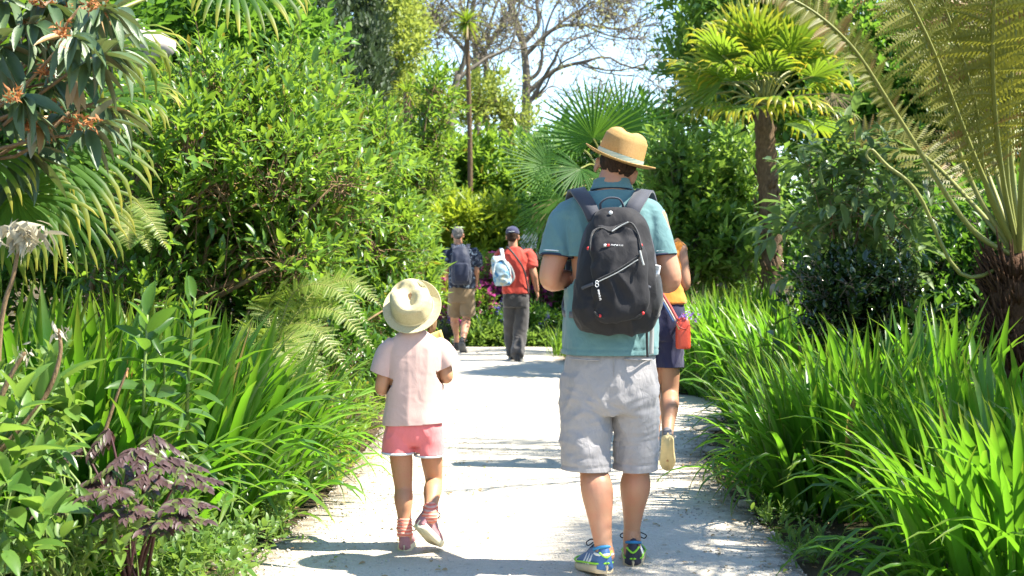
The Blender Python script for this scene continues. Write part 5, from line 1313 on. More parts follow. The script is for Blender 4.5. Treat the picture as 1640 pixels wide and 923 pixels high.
# ---- man in teal polo ------------------------------------------------
YM = 5.85
og = at(978, 419, YM); og[2] = 0.0
man = thing("person", "man in teal polo and straw trilby seen from behind carrying a dark backpack", "person", og)
J = lambda px, py, dy=0.0: at(px, py, YM + dy) - og
B = MB()
Rh = rotm(-8, -3, 20)
hc = J(987, 271, .015)
head(B, hc, Rh, 1.0)
chain(B, [J(978, 312, .0), J(981, 288, -.005), hc + [0, 0, -.02]], [.070, .058, .056], 12, 20)
rings(B, [(0.0, 0, .86, .150, .100), (0, 0, 1.0, .150, .095), (0, 0, 1.2, .155, .095), (0, 0, 1.38, .165, .09), (0, -.005, 1.48, .14, .075), (0, 0, 1.56, .05, .05)])
arm(B, J(908, 342), J(881, 446, -.03), J(945, 452, .24), (.056, .053, .045, .043, .028), 1.0, (.4, .2, .8), (1, .3, .2), .75)
arm(B, J(1044, 345), J(1073, 448, -.03), J(1006, 455, .25), (.058, .056, .047, .044, .028), 1.0, (-.4, .2, .8), (-1, .3, .2), .75)
lh = ground(968, 940) - og; rh = ground(1012, 911) - og
la, ra = J(967, 878, -.13), J(1012, 848, .13)
leg(B, J(942, 600), J(949, 742, -.02), la, (.085, .078, .056, .066, .035), (.15, -1, 0)); leg(B, J(1014, 600), J(1019, 745, .06), ra, (.085, .076, .054, .064, .034))
RL, RR = rotm(18, -7, 0), rotm(-6, 0, 0)
lheel = la + np.array([0.01, -.05, 0]); lheel[2] = .040
rheel = ra + np.array([0, -.055, 0]); rheel[2] = .006
foot_core(B, lheel, RL, .27); foot_core(B, rheel, RR, .27)
for a, h in ((la, lheel), (ra, rheel)): chain(B, [a, a * .5 + (h + [0, .05, .06]) * .5, h + [0, .05, .05]], [.037, .038, .036], 8, 14)
me = remesh(B, "body", .0055, (0, 0, 0), 2); put("body", me, M_SKIN, man)
eyes(man, hc, Rh, 1.0, (0, 0, 0))
H = MB(); c = hc + Rh @ np.array([0, -.014, .034])
ellipsoid(H, c, (.079, .093, .080), Rh, 30, 18); ellipsoid(H, hc + Rh @ np.array([0, -.052, .016]), (.064, .050, .042), Rh, 24, 14)
me = remesh(H, "hair", .005, (0, 0, 0), 1); displace(me, lambda p: .003 * mnoise.noise(p * 60)); put("hair", me, M_HAIRB, man)
# polo
S = MB()
rings(S, [J(978, 582).tolist() + [.190, .142], J(978, 556).tolist() + [.191, .138], J(978, 510).tolist() + [.188, .122], J(978, 460).tolist() + [.186, .118], J(977, 410).tolist() + [.195, .118], J(975, 370).tolist() + [.196, .115], J(976, 340).tolist() + [.180, .102], J(977, 318).tolist() + [.155, .085], J(979, 306).tolist() + [.098, .072]], 60, 56, 2.5)
chain(S, [J(926, 337), J(908, 348), J(898, 374, -.01), J(893, 402, -.02), J(891, 424, -.022)], [.058, .060, .062, .066, .068], 24, 24)
chain(S, [J(1028, 337), J(1042, 348), J(1051, 374, -.01), J(1055, 402, -.02), J(1057, 424, -.022)], [.058, .060, .062, .066, .068], 24, 24)
me = remesh(S, "polo_shirt", .0065, (0, 0, 0), 3)
cf = crease(8, .0080, (1, 1, .30), 3); c2 = crease(13, .0022, (1, 1, 1.4), 9)
hz = float(J(978, 567)[2]); displace(me, lambda p: (cf(p) + c2(p)) * (1 if p.z < 1.5 else .4) - (.003 if abs(p.z - hz - .024) < .0045 else 0)); SLH = [(J(892, 411, -.022), np.array([-.12, -.12, -1]), .13), (J(1056, 411, -.022), np.array([.12, -.12, -1]), .13)]
shirt = cloth("polo_shirt", me, M_POLO, man, [(J(978, 567), (0, 0, -1), .30)] + SLH)
for q, (px, py, nx_) in enumerate([(892, 409, -.35), (1056, 409, .35)]):
    c = J(px, py, -.022); ax = norm(np.array([nx_ * .35, -.12, -1])); u = norm(np.cross(ax, [0, 1, 0])); w = np.cross(ax, u); a = np.linspace(0, 2 * math.pi, 33)
    for off, mt, nm, r in ((0.004, M_TIP, "cuff_trim", .0055), (-.010, M_TIPW, "cuff_stripe", .0028)):
        mb = MB(); tube(mb, c + ax * off + (u[None] * np.cos(a)[:, None] + w[None] * np.sin(a)[:, None]) * .0672, r, 6, cap=False); put(nm, mb.mesh(nm), mt, shirt)
mb = MB(); a = np.linspace(0, 2 * math.pi, 41); cc = J(980, 304, .004)
for z, r, th in ((.0, 1.13, .007), (.012, 1.04, .008), (.024, .97, .008), (.034, .95, .006)):
    tube(mb, cc + np.stack([np.cos(a) * .073 * r, np.sin(a) * .070 * r + .01, z - .010 * np.sin(a)], 1), .0085, 8, cap=False, ref=(0, 0, 1))
me = remesh(mb, "collar", .004, (0, 0, 0), 3); put("collar", me, M_POLO, shirt)
mb = MB(); tube(mb, cc + np.stack([np.cos(a) * .0865, np.sin(a) * .0835 + .01, -.004 - .010 * np.sin(a)], 1), .003, 5, cap=False); put("collar_trim", mb.mesh("collar_trim"), M_TIP, shirt)
# shorts
S = MB()
rings(S, [J(978, 556).tolist() + [.172, .112], J(978, 575).tolist() + [.182, .126], J(978, 610).tolist() + [.192, .135], J(978, 640).tolist() + [.192, .130], J(978, 660).tolist() + [.17, .11]], 20, 48, 2.6)
chain(S, [J(938, 600), J(938, 640), J(938, 690, -.02), J(938, 735, -.03), J(938, 772, -.03)], [.098, .102, .099, .096, .096], 34, 28, rad2=[.118, .118, .102, .098, .098])
chain(S, [J(1016, 600), J(1017, 640, .01), J(1018, 690, .03), J(1019, 735, .04), J(1019, 772, .04)], [.092, .094, .089, .085, .084], 34, 28, rad2=[.118, .116, .102, .096, .096])
me = remesh(S, "shorts", .0065, (0, 0, 0), 3)
cf = crease(7, .0075, (1, 1, .8), 21); c2 = crease(14, .0032, (.7, .7, 1.5), 4)
def shf(p):
    t = 1 - min(1, max(0, (p.z - .74) / .15)); d = (cf(p) + c2(p)) * (.45 + .75 * t)
    if abs(p.z - .458) < .0045: d -= .0035
    return d
displace(me, shf); shorts = cloth("shorts", me, M_SHORTS, man, [(J(938, 752, -.03), (-.05, 0, -1), .15), (J(1019, 753, .04), (0.02, 0, -1), .14)])
st = MB()                                      # seams and back pockets
for (a, b) in ((J(984, 566, -.137), J(982, 645, -.125)),): tube(st, spline([a, (a + b) / 2 + [0, -.008, 0], b], 12), .0022, 4)
put("back_seam", st.mesh("back_seam"), M_SHORTS, shorts)
for x0, x1, y0 in ((912, 960, 575), (1000, 1046, 575)):
    pk = MB(); c0, c1 = J(x0, y0, -.128), J(x1, y0 + 2, -.134)
    tube(pk, spline([c0 + [0, .035 if x0 < 950 else 0, 0], (c0 + c1) / 2 + [0, -.010, 0], c1 + [0, 0 if x0 < 950 else .04, 0]], 10), .0055, 6, rad2=.003); put("back_pocket", pk.mesh("back_pocket"), M_SHORTS, shorts)
# hat
hatR = rotm(-8, 5, 20)
ct = hc + Rh @ np.array([0, -.012, .040])
o = hat(man, ct, hatR, .097, .112, .130, .054, M_STRAW, M_RIBBON, (0, 0, 0), "straw_hat", curl=lambda x: .022 * math.cos(x) ** 2 - .004 + .012 * max(0, -math.sin(x)) - .012 * max(0, math.sin(x)), pinch=.014, bandh=.024)
# shoes
mats = dict(upper=plain_mat("shoe_dark_mesh", (.035, .035, .055), .6, .4, 300, .3, .4), sole=plain_mat("tan_sole", (.55, .45, .30), .8), trim=plain_mat("lime_rand", (.28, .62, .04), .5), stripe=plain_mat("silver_stripe", (.62, .64, .66), .4),
            collar=plain_mat("blue_collar", (.03, .20, .42), .7), lace=plain_mat("black_lace", (.02, .02, .025), .8))
shoe(man, lheel, RL, .285, .098, .105, (0, 0, 0), dict(mats, upper=plain_mat("shoe_blue_mesh", (.05, .13, .30), .55, .4, 300, .35, .4)), "trainer"); shoe(man, rheel, RR, .285, .098, .108, (0, 0, 0), mats, "trainer")
for a in (la,):
    mb = MB(); b = np.linspace(0, 2 * math.pi, 25); tube(mb, a + np.stack([np.cos(b) * .036, np.sin(b) * .038 - .004, 0 * b - .020], 1), .006, 7, cap=False); put("sock", mb.mesh("sock"), M_TIPW, man)

# ---- his backpack (its own thing, worn) -----------------------------
pb = J(988, 530, -.2)
pack = thing("backpack", "dark charcoal daypack with diagonal zip worn by the man in teal polo", "backpack", og + pb)
K = lambda px, py, dy: at(px, py, YM + dy) - og - pb
S = MB()
rings(S, [K(986, 534, -.19).tolist() + [.085, .045], K(986, 522, -.19).tolist() + [.140, .075], K(986, 495, -.20).tolist() + [.166, .095], K(987, 460, -.20).tolist() + [.160, .098], K(988, 420, -.20).tolist() + [.142, .092], K(990, 385, -.19).tolist() + [.122, .082], K(990, 360, -.18).tolist() + [.105, .070], K(988, 345, -.17).tolist() + [.085, .056], K(987, 337, -.165).tolist() + [.060, .040]], 60, 56, 2.7)
me = remesh(S, "pack_body", .006, (0, 0, 0), 2); cf = crease(7, .010, (1, 1, .9), 31); c2 = crease(14, .003, (1, 1, .8), 8)
displace(me, lambda p: cf(p) + c2(p)); pbody = put("pack_body", me, M_PACK, pack)
S = MB()                                        # raised front compartment
rings(S, [K(994, 512, -.275).tolist() + [.080, .030], K(994, 500, -.28).tolist() + [.098, .04], K(994, 465, -.285).tolist() + [.106, .042], K(994, 430, -.28).tolist() + [.106, .042], K(990, 400, -.265).tolist() + [.100, .040], K(988, 378, -.25).tolist() + [.088, .034], K(986, 366, -.235).tolist() + [.060, .026]], 40, 44, 2.8)
me = remesh(S, "front_pocket", .006, (0, 0, 0), 2); cf2 = crease(8, .011, (1, 1, 1.1), 77); displace(me, lambda p: cf2(p) + c2(p)); put("front_pocket", me, M_PACK, pack)
fy = lambda py: np.interp(py, [366, 378, 400, 430, 465, 500, 512], [-.265, -.288, -.309, -.326, -.331, -.324, -.306]) - .004
def line(name, pix, r, mat, par=pbody, off=0.0, r2=None):
    mb = MB(); tube(mb, spline([K(x, y, fy(y) - off) for x, y in pix], 26), r, 6, rad2=r2); return put(name, mb.mesh(name), mat, par)
line("zip", [(956, 449), (990, 432), (1020, 412), (1027, 405)], .004, M_PACK2, off=.004); line("zip", [(955, 453), (990, 436), (1022, 416)], .0022, M_WEBG, off=.006)
line("zip", [(944, 402), (948, 375), (962, 365), (978, 371), (990, 362), (1010, 357), (1022, 375), (1028, 400)], .0045, M_PACK2, off=.0)
line("zip", [(980, 371), (994, 362), (1006, 356)], .003, M_WEBG, off=.006)
line("seam", [(952, 500), (962, 508), (985, 514), (1010, 511), (1030, 502)], .0035, M_PACK2, off=-.002)
line("zip_pull", [(1025, 402), (1028, 415), (1031, 425)], .004, M_WEBG, off=.010)
for x, y in ((942, 398), (1027, 393), (961, 506), (1030, 502)):
    mb = MB(); ellipsoid(mb, K(x, y, fy(y) + (.02 if y < 400 else .004)), (.006, .006, .007), None, 10, 8); put("red_tab", mb.mesh("red_tab"), M_RED, pbody)
def glyphs(name, origin_px, dpx, n, h, mat, off=.006):
    """a row of tiny printed strokes"""
    mb = MB()
    for i in range(n):
        x, y = origin_px[0] + dpx[0] * i, origin_px[1] + dpx[1] * i; c = K(x, y, fy(y) - off); e = norm(np.array([dpx[1], 0, dpx[0]]) if abs(dpx[1]) > abs(dpx[0]) else np.array([0, 0, 1.0]))
        f = np.array([1.0, 0, 0]) if abs(dpx[0]) > abs(dpx[1]) else np.array([0, 0, 1.0])
        k = rng.integers(0, 3)
        tube(mb, [c - e * h / 2, c + e * h / 2], .0011, 4)
        if k != 0: tube(mb, [c + e * h / 2 * (k - 1), c + e * h / 2 * (k - 1) + f * .0045], .001, 4)
        if k == 1: tube(mb, [c + f * .0045 - e * h / 2, c + f * .0045 + e * h / 2], .001, 4)
    return put(name, mb.mesh(name), mat, pbody)
mb = MB(); box(mb, K(969, 393, fy(393) - .005), (.010, .004, .010)); put("logo_badge", mb.mesh("logo_badge"), M_WHITE, pbody)
mb = MB(); box(mb, K(974, 393, fy(393) - .006), (.010, .004, .010)); put("logo_badge", mb.mesh("logo_badge"), M_RED, pbody)
glyphs("logo_lettering", (979, 393), (2.6, .1), 8, .006, M_WHITE); glyphs("side_lettering", (958, 465), (.55, 2.6), 7, .006, M_WHITE)
mb = MB(); a = np.linspace(0, 6.283, 15)
for dz, r in ((0, .0065), (.012, .0055)): tube(mb, K(956, 457, fy(457) - .008) + np.stack([np.cos(a) * r, 0 * a, np.sin(a) * r + dz], 1), .0014, 5, cap=False)
put("side_emblem", mb.mesh("side_emblem"), M_WHITE, pbody)
for sg in (-1, 1):                               # piping down both edges of the pack
    mb = MB(); tube(mb, spline([K(988 + sg * x, y, -.21 - d) for x, y, d in ((20, 345, .012), (33, 368, .022), (44, 400, .034), (51, 440, .040), (56, 475, .040), (55, 500, .036), (42, 522, .03))], 30), .0042, 6); put("piping", mb.mesh("piping"), M_PACK2, pbody)
    mb = MB(); strap(mb, [K(988 + sg * 62, 470, -.20), K(988 + sg * 55, 462, -.27), K(988 + sg * 38, 455, -.315)], .012, .003, (sg * .5, -1, 0)); put("compression_strap", mb.mesh("compression_strap"), M_WEB, pbody)
# top lid seam, carry loop, snap
mb = MB(); tube(mb, spline([K(962, 336, -.15), K(962, 326, -.16), K(972, 318, -.165), K(984, 317, -.165), K(993, 320, -.165), K(998, 330, -.16), K(998, 338, -.15)], 30), .0062, 7, rad2=.004); put("carry_loop", mb.mesh("carry_loop"), M_WEB, pack)
mb = MB(); ellipsoid(mb, K(978, 341, -.232), (.008, .004, .008), None, 16, 8); put("snap", mb.mesh("snap"), M_METAL, pack)
# shoulder straps: over the shoulders, and a piece seen at the side
for sg, pix in ((-1, [(952, 352, -.14), (942, 330, -.13), (930, 313, -.075), (924, 306, -.01), (919, 314, .055), (914, 345, .105), (914, 420, .125), (910, 470, .10), (905, 500, .02), (925, 505, -.13)]), (1, [(1008, 352, -.14), (1016, 332, -.13), (1026, 316, -.075), (1032, 308, -.01), (1038, 316, .055), (1044, 345, .105), (1044, 420, .125), (1048, 470, .10), (1053, 500, .02), (1042, 508, -.13)])):
    pts = [K(*p) for p in pix]; face = [(0, -1, .3), (sg * .1, -.8, .6), (sg * .15, -.5, .9), (sg * .2, .1, 1), (sg * .2, .7, .7), (sg * .2, 1, .1), (sg * .3, 1, 0), (sg * .6, .8, -.2), (sg * 1, .1, 0), (sg * .8, -.5, 0)]
    mb = MB(); strap(mb, pts, np.interp(np.linspace(0, 1, 48), [0, .3, .6, .75, 1], [.058, .062, .055, .026, .026]), .012, np.array(face, float), 48); put("shoulder_strap", mb.mesh("shoulder_strap"), M_WEB, pack)
for sg in (-1, 1):                               # rim of the harness beside the pack
    mb = MB(); strap(mb, [K(988 + sg * 24, 345, -.13), K(988 + sg * 42, 372, -.13), K(988 + sg * 52, 410, -.13), K(988 + sg * 56, 450, -.14), K(988 + sg * 60, 485, -.15)], .045, .012, (sg * .5, -1, 0)); put("side_panel", mb.mesh("side_panel"), M_WEB, pack)
mb = MB(); strap(mb, [K(1043, 505, -.16), K(1044, 530, -.15), K(1043, 568, -.146)], .018, .003, (0, -1, 0)); put("loose_strap", mb.mesh("loose_strap"), M_WEBG, pack)
mb = MB(); strap(mb, [K(1036, 515, -.16), K(1036, 545, -.15), K(1037, 572, -.148)], .010, .003, (0, -1, 0)); put("loose_strap", mb.mesh("loose_strap"), M_PACK2, pack)
# mesh side pocket
S = MB(); rings(S, [K(1040, 506, -.20).tolist() + [.030, .045], K(1042, 490, -.20).tolist() + [.042, .062], K(1043, 468, -.20).tolist() + [.042, .062], K(1043, 450, -.20).tolist() + [.036, .055], K(1042, 441, -.20).tolist() + [.033, .05]], 20, 32, 2.6)
me = remesh(S, "side_pocket", .005, (0, 0, 0), 2); cf3 = crease(22, .004, (1, 1, .25), 2); displace(me, cf3); put("side_pocket", me, M_PACK2, pack)
pc = thing("pocket_packet", "small white packet poking out of the backpack's side pocket", "packet", at(1048, 441, YM - .2))
mb = MB(); box(mb, (0, 0, 0), (.036, .018, .085), rotm(0, 0, 12)); me = mb.mesh("packet", smooth=False); o = put("wrapper", me, M_WHITE, pc); bv = o.modifiers.new("bevel", 'BEVEL'); bv.width = .005; bv.segments = 3
mb = MB(); box(mb, rotm(0, 0, 12) @ np.array([.004, -.0095, .03]), (.014, .002, .018), rotm(0, 0, 12)); put("printed_mark", mb.mesh("printed_mark", smooth=False), M_WEBG, pc)

# ---- child -----------------------------------------------------------
YC = 6.3
og = at(662, 419, YC); og[2] = 0
kid = thing("person", "child in cream straw hat, pale pink tee and coral pink shorts walking", "person", og)
J = lambda px, py, dy=0.0: at(px, py, YC + dy) - og
s = .86
B = MB(); Rh = rotm(20, -6, -6); hc = J(658, 498, .03)
head(B, hc, Rh, s)
chain(B, [J(662, 542), J(661, 528), hc + [0, -.01, -.02]], [.046, .040, .042], 12, 18)
rings(B, [J(664, 700).tolist() + [.108, .075], J(664, 650).tolist() + [.100, .068], J(664, 600).tolist() + [.104, .066], J(664, 565).tolist() + [.112, .060], J(663, 545).tolist() + [.085, .05], J(662, 530).tolist() + [.04, .04]])
arm(B, J(626, 562), J(611, 622, -.01), J(634, 618, .16), (.038, .035, .030, .028, .020), .72, (.5, .1, .8), (1, .2, .3), .7)
arm(B, J(706, 564), J(715, 604, -.01), J(694, 590, .16), (.038, .035, .030, .028, .020), .72, (-.5, .1, .8), (-1, .2, .3), .7)
la, ra = J(648, 842, -.02), J(689, 820, -.10)
leg(B, J(640, 700), J(646, 780, .02), la, (.050, .050, .040, .042, .027)); leg(B, J(688, 700), J(695, 770, .08), ra, (.050, .049, .039, .041, .027), (0, -1, .15))
lheel = la + [0, -.035, 0]; lheel[2] = .006
RL = rotm(-6, 0, 0); RR = rotm(-32, -38, 8)
rheel = ra + RR @ np.array([0, -.035, -.095])
foot_core(B, lheel, RL, .19, .75); foot_core(B, rheel, RR, .19, .75)
for a, h, R in ((la, lheel, RL), (ra, rheel, RR)): chain(B, [a, h + R @ np.array([0, .036, .045])], [.028, .030], 6, 12)
put("body", remesh(B, "body", .0050, (0, 0, 0), 2), M_SKINC, kid); eyes(kid, hc, Rh, s, (0, 0, 0))
H = MB(); ellipsoid(H, hc + Rh @ np.array([0, -.02, .034]) * s, np.array([.083, .096, .086]) * s, Rh, 28, 16); ellipsoid(H, hc + Rh @ np.array([0, -.045, -.03]) * s, np.array([.072, .055, .065]) * s, Rh, 20, 12)
chain(H, [J(682, 492, .02), J(690, 506, .02), J(691, 522, .01), J(689, 532, .0)], [.020, .026, .022, .012], 14, 12); chain(H, [J(640, 505, .03), J(634, 518, .03), J(634, 526, .03)], [.018, .018, .008], 10, 10)
me = remesh(H, "hair", .0045, (0, 0, 0), 1); displace(me, lambda p: .005 * mnoise.noise(Vector((p.x * 70, p.y * 70, p.z * 14)))); put("hair", me, M_HAIRL, kid)
M_TEE = cloth_mat("pale_pink_jersey", (.56, .385, .34), .05, 700, .88, .18)
M_CORAL = cloth_mat("coral_terry", (.76, .19, .19), .07, 500, .9, .4)
S = MB()
rings(S, [J(663, 694).tolist() + [.130, .098], J(663, 672).tolist() + [.131, .098], J(664, 645).tolist() + [.122, .090], J(666, 610).tolist() + [.122, .084], J(667, 580).tolist() + [.126, .078], J(667, 558).tolist() + [.120, .070], J(665, 543).tolist() + [.096, .058], J(663, 532).tolist() + [.055, .050], J(662, 526).tolist() + [.042, .044]], 50, 48, 2.5)
chain(S, [J(634, 553), J(622, 565, .0), J(613, 588, -.005), J(608, 612, -.005)], [.044, .046, .050, .052], 18, 20)
chain(S, [J(696, 555), J(708, 563, .0), J(717, 578, -.005), J(722, 598, -.005)], [.044, .046, .050, .052], 18, 20)
me = remesh(S, "tee_shirt", .0052, (0, 0, 0), 3); cf = crease(8, .0060, (1, 1, .22), 13); c2 = crease(17, .0008, (1, 1, 1.0), 19); displace(me, lambda p: cf(p) + c2(p)); cloth("tee_shirt", me, M_TEE, kid, [(J(663, 678), (.05, 0, -1), .25), (J(610, 599, -.005), (-.35, 0, -1), .085), (J(720, 586, -.005), (.45, 0, -1), .085)])
S = MB()
rings(S, [J(662, 664).tolist() + [.112, .080], J(662, 685).tolist() + [.126, .092], J(662, 702).tolist() + [.122, .086], J(662, 712).tolist() + [.11, .07]], 14, 40, 2.5)
chain(S, [J(640, 685), J(639, 705), J(637, 742, -.005)], [.064, .070, .073], 14, 24, rad2=[.08, .088, .090]); chain(S, [J(686, 685), J(687, 705, .01), J(688, 746, .01)], [.060, .066, .067], 14, 24, rad2=[.08, .088, .088])
me = remesh(S, "shorts", .0052, (0, 0, 0), 3); cf = crease(13, .004, (1, 1, .8), 5); displace(me, lambda p: cf(p)); sh = cloth("shorts", me, M_CORAL, kid, [(J(638, 723, -.005), (0, 0, -1), .11), (J(688, 727, .01), (0, 0, -1), .10)])
a = np.linspace(0, 2 * math.pi, 41)
for px, py, dy, rx, ry in ((638, 723, -.005, .0712, .0885), (688, 727, .01, .066, .087)):
    mb = MB(); tube(mb, J(px, py, dy) + np.stack([np.cos(a) * rx, np.sin(a) * ry, 0 * a - .004], 1), .0055, 6, cap=False); put("hem_trim", mb.mesh("hem_trim"), M_TIPW, sh)
# hat: tipped back so that the dented crown faces the path behind
hr = rotm(0, 38, -6)
hr = rotm(6, 52, -10)
o = hat(kid, J(660, 493, .0), hr, .094, .104, .122, .036, M_STRAWC, plain_mat("cream_band", (.58, .52, .34), .8), (0, 0, 0), "straw_hat", curl=lambda x: .016 * max(0, math.sin(x + .6)) ** 2 + .006, pinch=.040, bandh=.016, dw=.36)
SM = dict(upper=plain_mat("dusty_pink_knit", (.40, .19, .20), .8, .3, 200, .2, .5), sole=plain_mat("cream_sole", (.74, .66, .44), .7), collar=plain_mat("pink_collar", (.46, .24, .25), .8), lace=plain_mat("plum_lace", (.10, .03, .05), .8))
shoe(kid, lheel, RL, .205, .076, .080, (0, 0, 0), SM, "shoe"); shoe(kid, rheel, RR, .205, .076, .080, (0, 0, 0), SM, "shoe")
m, nt, out = nodes_of("coral_striped_sock"); wv = N(nt, "ShaderNodeTexWave", bands_direction='Z'); wv.inputs['Scale'].default_value = 22; wv.inputs['Distortion'].default_value = 1.5; nt.links.new(objco(nt), wv.inputs[0])
bsdf(nt, out, mixc(nt, wv.outputs['Fac'], (.80, .16, .10), (.78, .44, .34)), .9, .2, bump(nt, wv.outputs['Fac'], .5, .003)); M_SOCK = m
for a0, k0 in ((la, J(646, 780, .02)), (ra, J(695, 770, .08))):
    mb = MB(); d = norm(k0 - a0); p = [a0 - d * .045, a0 - d * .01, a0 + d * .012, a0 + d * .03]; tube(mb, spline(p, 14), .0325 + .0022 * np.sin(np.arange(14) * 2.2) + np.linspace(.002, 0, 14), 18); put("sock", mb.mesh("sock"), M_SOCK, kid)
pl = thing("leaflet", "yellow paper leaflet held up by the child", "leaflet", at(699, 551, YC + .14))
mb = MB(); g = np.linspace(-1, 1, 7); GX2, GY2 = np.meshgrid(g, g); Rr = rotm(8, 12, -18)
v = np.stack([GX2 * .040, .006 * np.sin(GX2 * 2) , GY2 * .055], -1).reshape(-1, 3) @ Rr.T; ii = (np.arange(6)[:, None] * 7 + np.arange(6)[None]).ravel()
mb.add(v, None, np.stack([ii, ii + 1, ii + 8, ii + 7], -1)); o = put("page", mb.mesh("page"), plain_mat("yellow_paper", (.72, .55, .18), .7, .3, 30, .25, .05), pl); so = o.modifiers.new("thick", 'SOLIDIFY'); so.thickness = .001

# ---- woman ahead of the man -----------------------------------------
YW = 8.75
og = at(1050, 419, YW); og[2] = 0
wom = thing("person", "woman in orange top and navy shorts mostly hidden by the backpack man", "person", og)
J = lambda px, py, dy=0.0: at(px + 6, py, YW + dy) - og
B = MB(); Rh = rotm(0, -8, 0); hc = J(1022, 352, .03); head(B, hc, Rh, .95)
chain(B, [J(1036, 394), J(1030, 377), hc + [0, -.01, -.02]], [.055, .048, .048], 12, 18)
rings(B, [J(1050, 520).tolist() + [.110, .085], J(1050, 480).tolist() + [.115, .085], J(1048, 445).tolist() + [.115, .085], J(1046, 415).tolist() + [.130, .085], J(1044, 395).tolist() + [.12, .07], J(1035, 381).tolist() + [.045, .045]])
arm(B, J(1082, 396), J(1091, 455, -.02), J(1072, 462, .22), (.046, .042, .036, .034, .024), .88, (-.5, .1, .8), (-1, .2, .3), .7)
arm(B, J(1004, 396), J(998, 455, -.02), J(1015, 462, .22), (.046, .042, .036, .034, .024), .88, (.5, .1, .8), (1, .2, .3), .7)
la, ra = J(1040, 725, .15), J(1063, 695, -.22)
leg(B, J(1036, 540), J(1038, 640, .12), la, (.066, .066, .053, .055, .034)); leg(B, J(1067, 540), J(1067, 628, .02), ra, (.064, .064, .053, .057, .034), (0, -1, .1))
lheel = la + [0, -.05, 0]; lheel[2] = .006; RL = rotm(0, 0, 0); RR = rotm(-6, -68, 0)
rheel = ra + RR @ np.array([0, -.045, -.10])
foot_core(B, lheel, RL, .23, .9); foot_core(B, rheel, RR, .23, .9)
for a, h, R in ((la, lheel, RL), (ra, rheel, RR)): chain(B, [a, h + R @ np.array([0, .045, .055])], [.035, .036], 6, 12)
put("body", remesh(B, "body", .0058, (0, 0, 0), 2), M_SKINT, wom); eyes(wom, hc, Rh, .95, (0, 0, 0))
H = MB(); ellipsoid(H, hc + Rh @ np.array([0, -.02, .034]), (.084, .097, .087), Rh, 26, 16); ellipsoid(H, hc + Rh @ np.array([0, -.055, -.04]), (.074, .055, .085), Rh, 20, 12)
me = remesh(H, "hair", .006, (0, 0, 0), 2); displace(me, lambda p: .006 * mnoise.noise(Vector((p.x * 60, p.y * 60, p.z * 10)))); put("hair", me, M_HAIRB, wom)
M_ORANGE = cloth_mat("orange_jersey", (.66, .23, .035), .08, 600, .85, .4); M_NAVY = cloth_mat("navy_cotton", (.022, .022, .055), .15, 600, .85, .4)
S = MB(); rings(S, [J(1054, 486).tolist() + [.148, .115], J(1053, 478).tolist() + [.148, .113], J(1050, 450).tolist() + [.138, .100], J(1047, 420).tolist() + [.148, .098], J(1044, 398).tolist() + [.135, .080], J(1036, 387).tolist() + [.075, .06]], 40, 44, 2.4)
chain(S, [J(1073, 394), J(1080, 398), J(1084, 405)], [.05, .05, .045], 10, 16); chain(S, [J(1012, 394), J(1006, 398), J(1003, 405)], [.05, .05, .045], 10, 16)
me = remesh(S, "top", .006, (0, 0, 0), 3); cf = crease(10, .006, (1, 1, .6), 50); displace(me, cf); put("top", me, M_ORANGE, wom)
S = MB(); rings(S, [J(1052, 480).tolist() + [.135, .10], J(1053, 505).tolist() + [.140, .115], J(1053, 530).tolist() + [.142, .115], J(1052, 545).tolist() + [.12, .09]], 16, 40, 2.5)
chain(S, [J(1034, 520), J(1036, 550, .03), J(1036, 596, .07)], [.085, .084, .082], 16, 22); chain(S, [J(1067, 520), J(1067, 550), J(1067, 596, .01)], [.084, .084, .082], 16, 22)
me = remesh(S, "shorts", .006, (0, 0, 0), 3); cf = crease(10, .006, (1, 1, .8), 60); displace(me, cf); cloth("shorts", me, M_NAVY, wom, [(J(1036, 588, .07), (0, 0, -1), .12), (J(1067, 588, .01), (0, 0, -1), .12)])
WM = dict(upper=plain_mat("grey_canvas", (.11, .11, .12), .8), sole=plain_mat("gum_sole", (.62, .50, .27), .8), collar=plain_mat("grey_collar", (.16, .16, .17), .8), lace=plain_mat("grey_lace", (.3, .3, .3), .8))
shoe(wom, lheel, RL, .25, .088, .09, (0, 0, 0), WM, "shoe"); shoe(wom, rheel, RR, .25, .088, .09, (0, 0, 0), WM, "shoe")
bag = thing("handbag", "red handbag on a red, cream and blue striped strap at the woman's hip", "handbag", at(1094, 535, YW - .16))
K = lambda px, py, dy: at(px, py, YW + dy) - at(1094, 535, YW - .16)
M_BAG = plain_mat("red_leather", (.56, .062, .028), .42, .5, 120, .15, .25)
S = MB(); rings(S, [K(1094, 559, -.16).tolist() + [.040, .030], K(1094, 555, -.16).tolist() + [.044, .034], K(1094, 535, -.16).tolist() + [.044, .034], K(1094, 520, -.16).tolist() + [.041, .030], K(1094, 512, -.16).tolist() + [.033, .022], K(1094, 509, -.16).tolist() + [.02, .014]], 30, 36, 4.0)
put("bag_body", remesh(S, "bag_body", .004, (0, 0, 0), 2), M_BAG, bag)
mb = MB(); tube(mb, spline([K(1084, 516, -.20), K(1088, 524, -.205), K(1098, 527, -.205), K(1104, 520, -.195)], 16), .004, 6); put("flap_seam", mb.mesh("flap_seam"), plain_mat("dark_red_leather", (.30, .03, .02), .5), bag)
mb = MB(); tube(mb, K(1084, 516, -.195) + np.stack([np.cos(a) * .010, 0 * a, np.sin(a) * .014], 1), .0028, 6, cap=False); tube(mb, [K(1084, 519, -.20), K(1088, 528, -.205)], .004, 6); put("clasp", mb.mesh("clasp"), plain_mat("brass_clasp", (.55, .42, .18), .3, .6), bag)
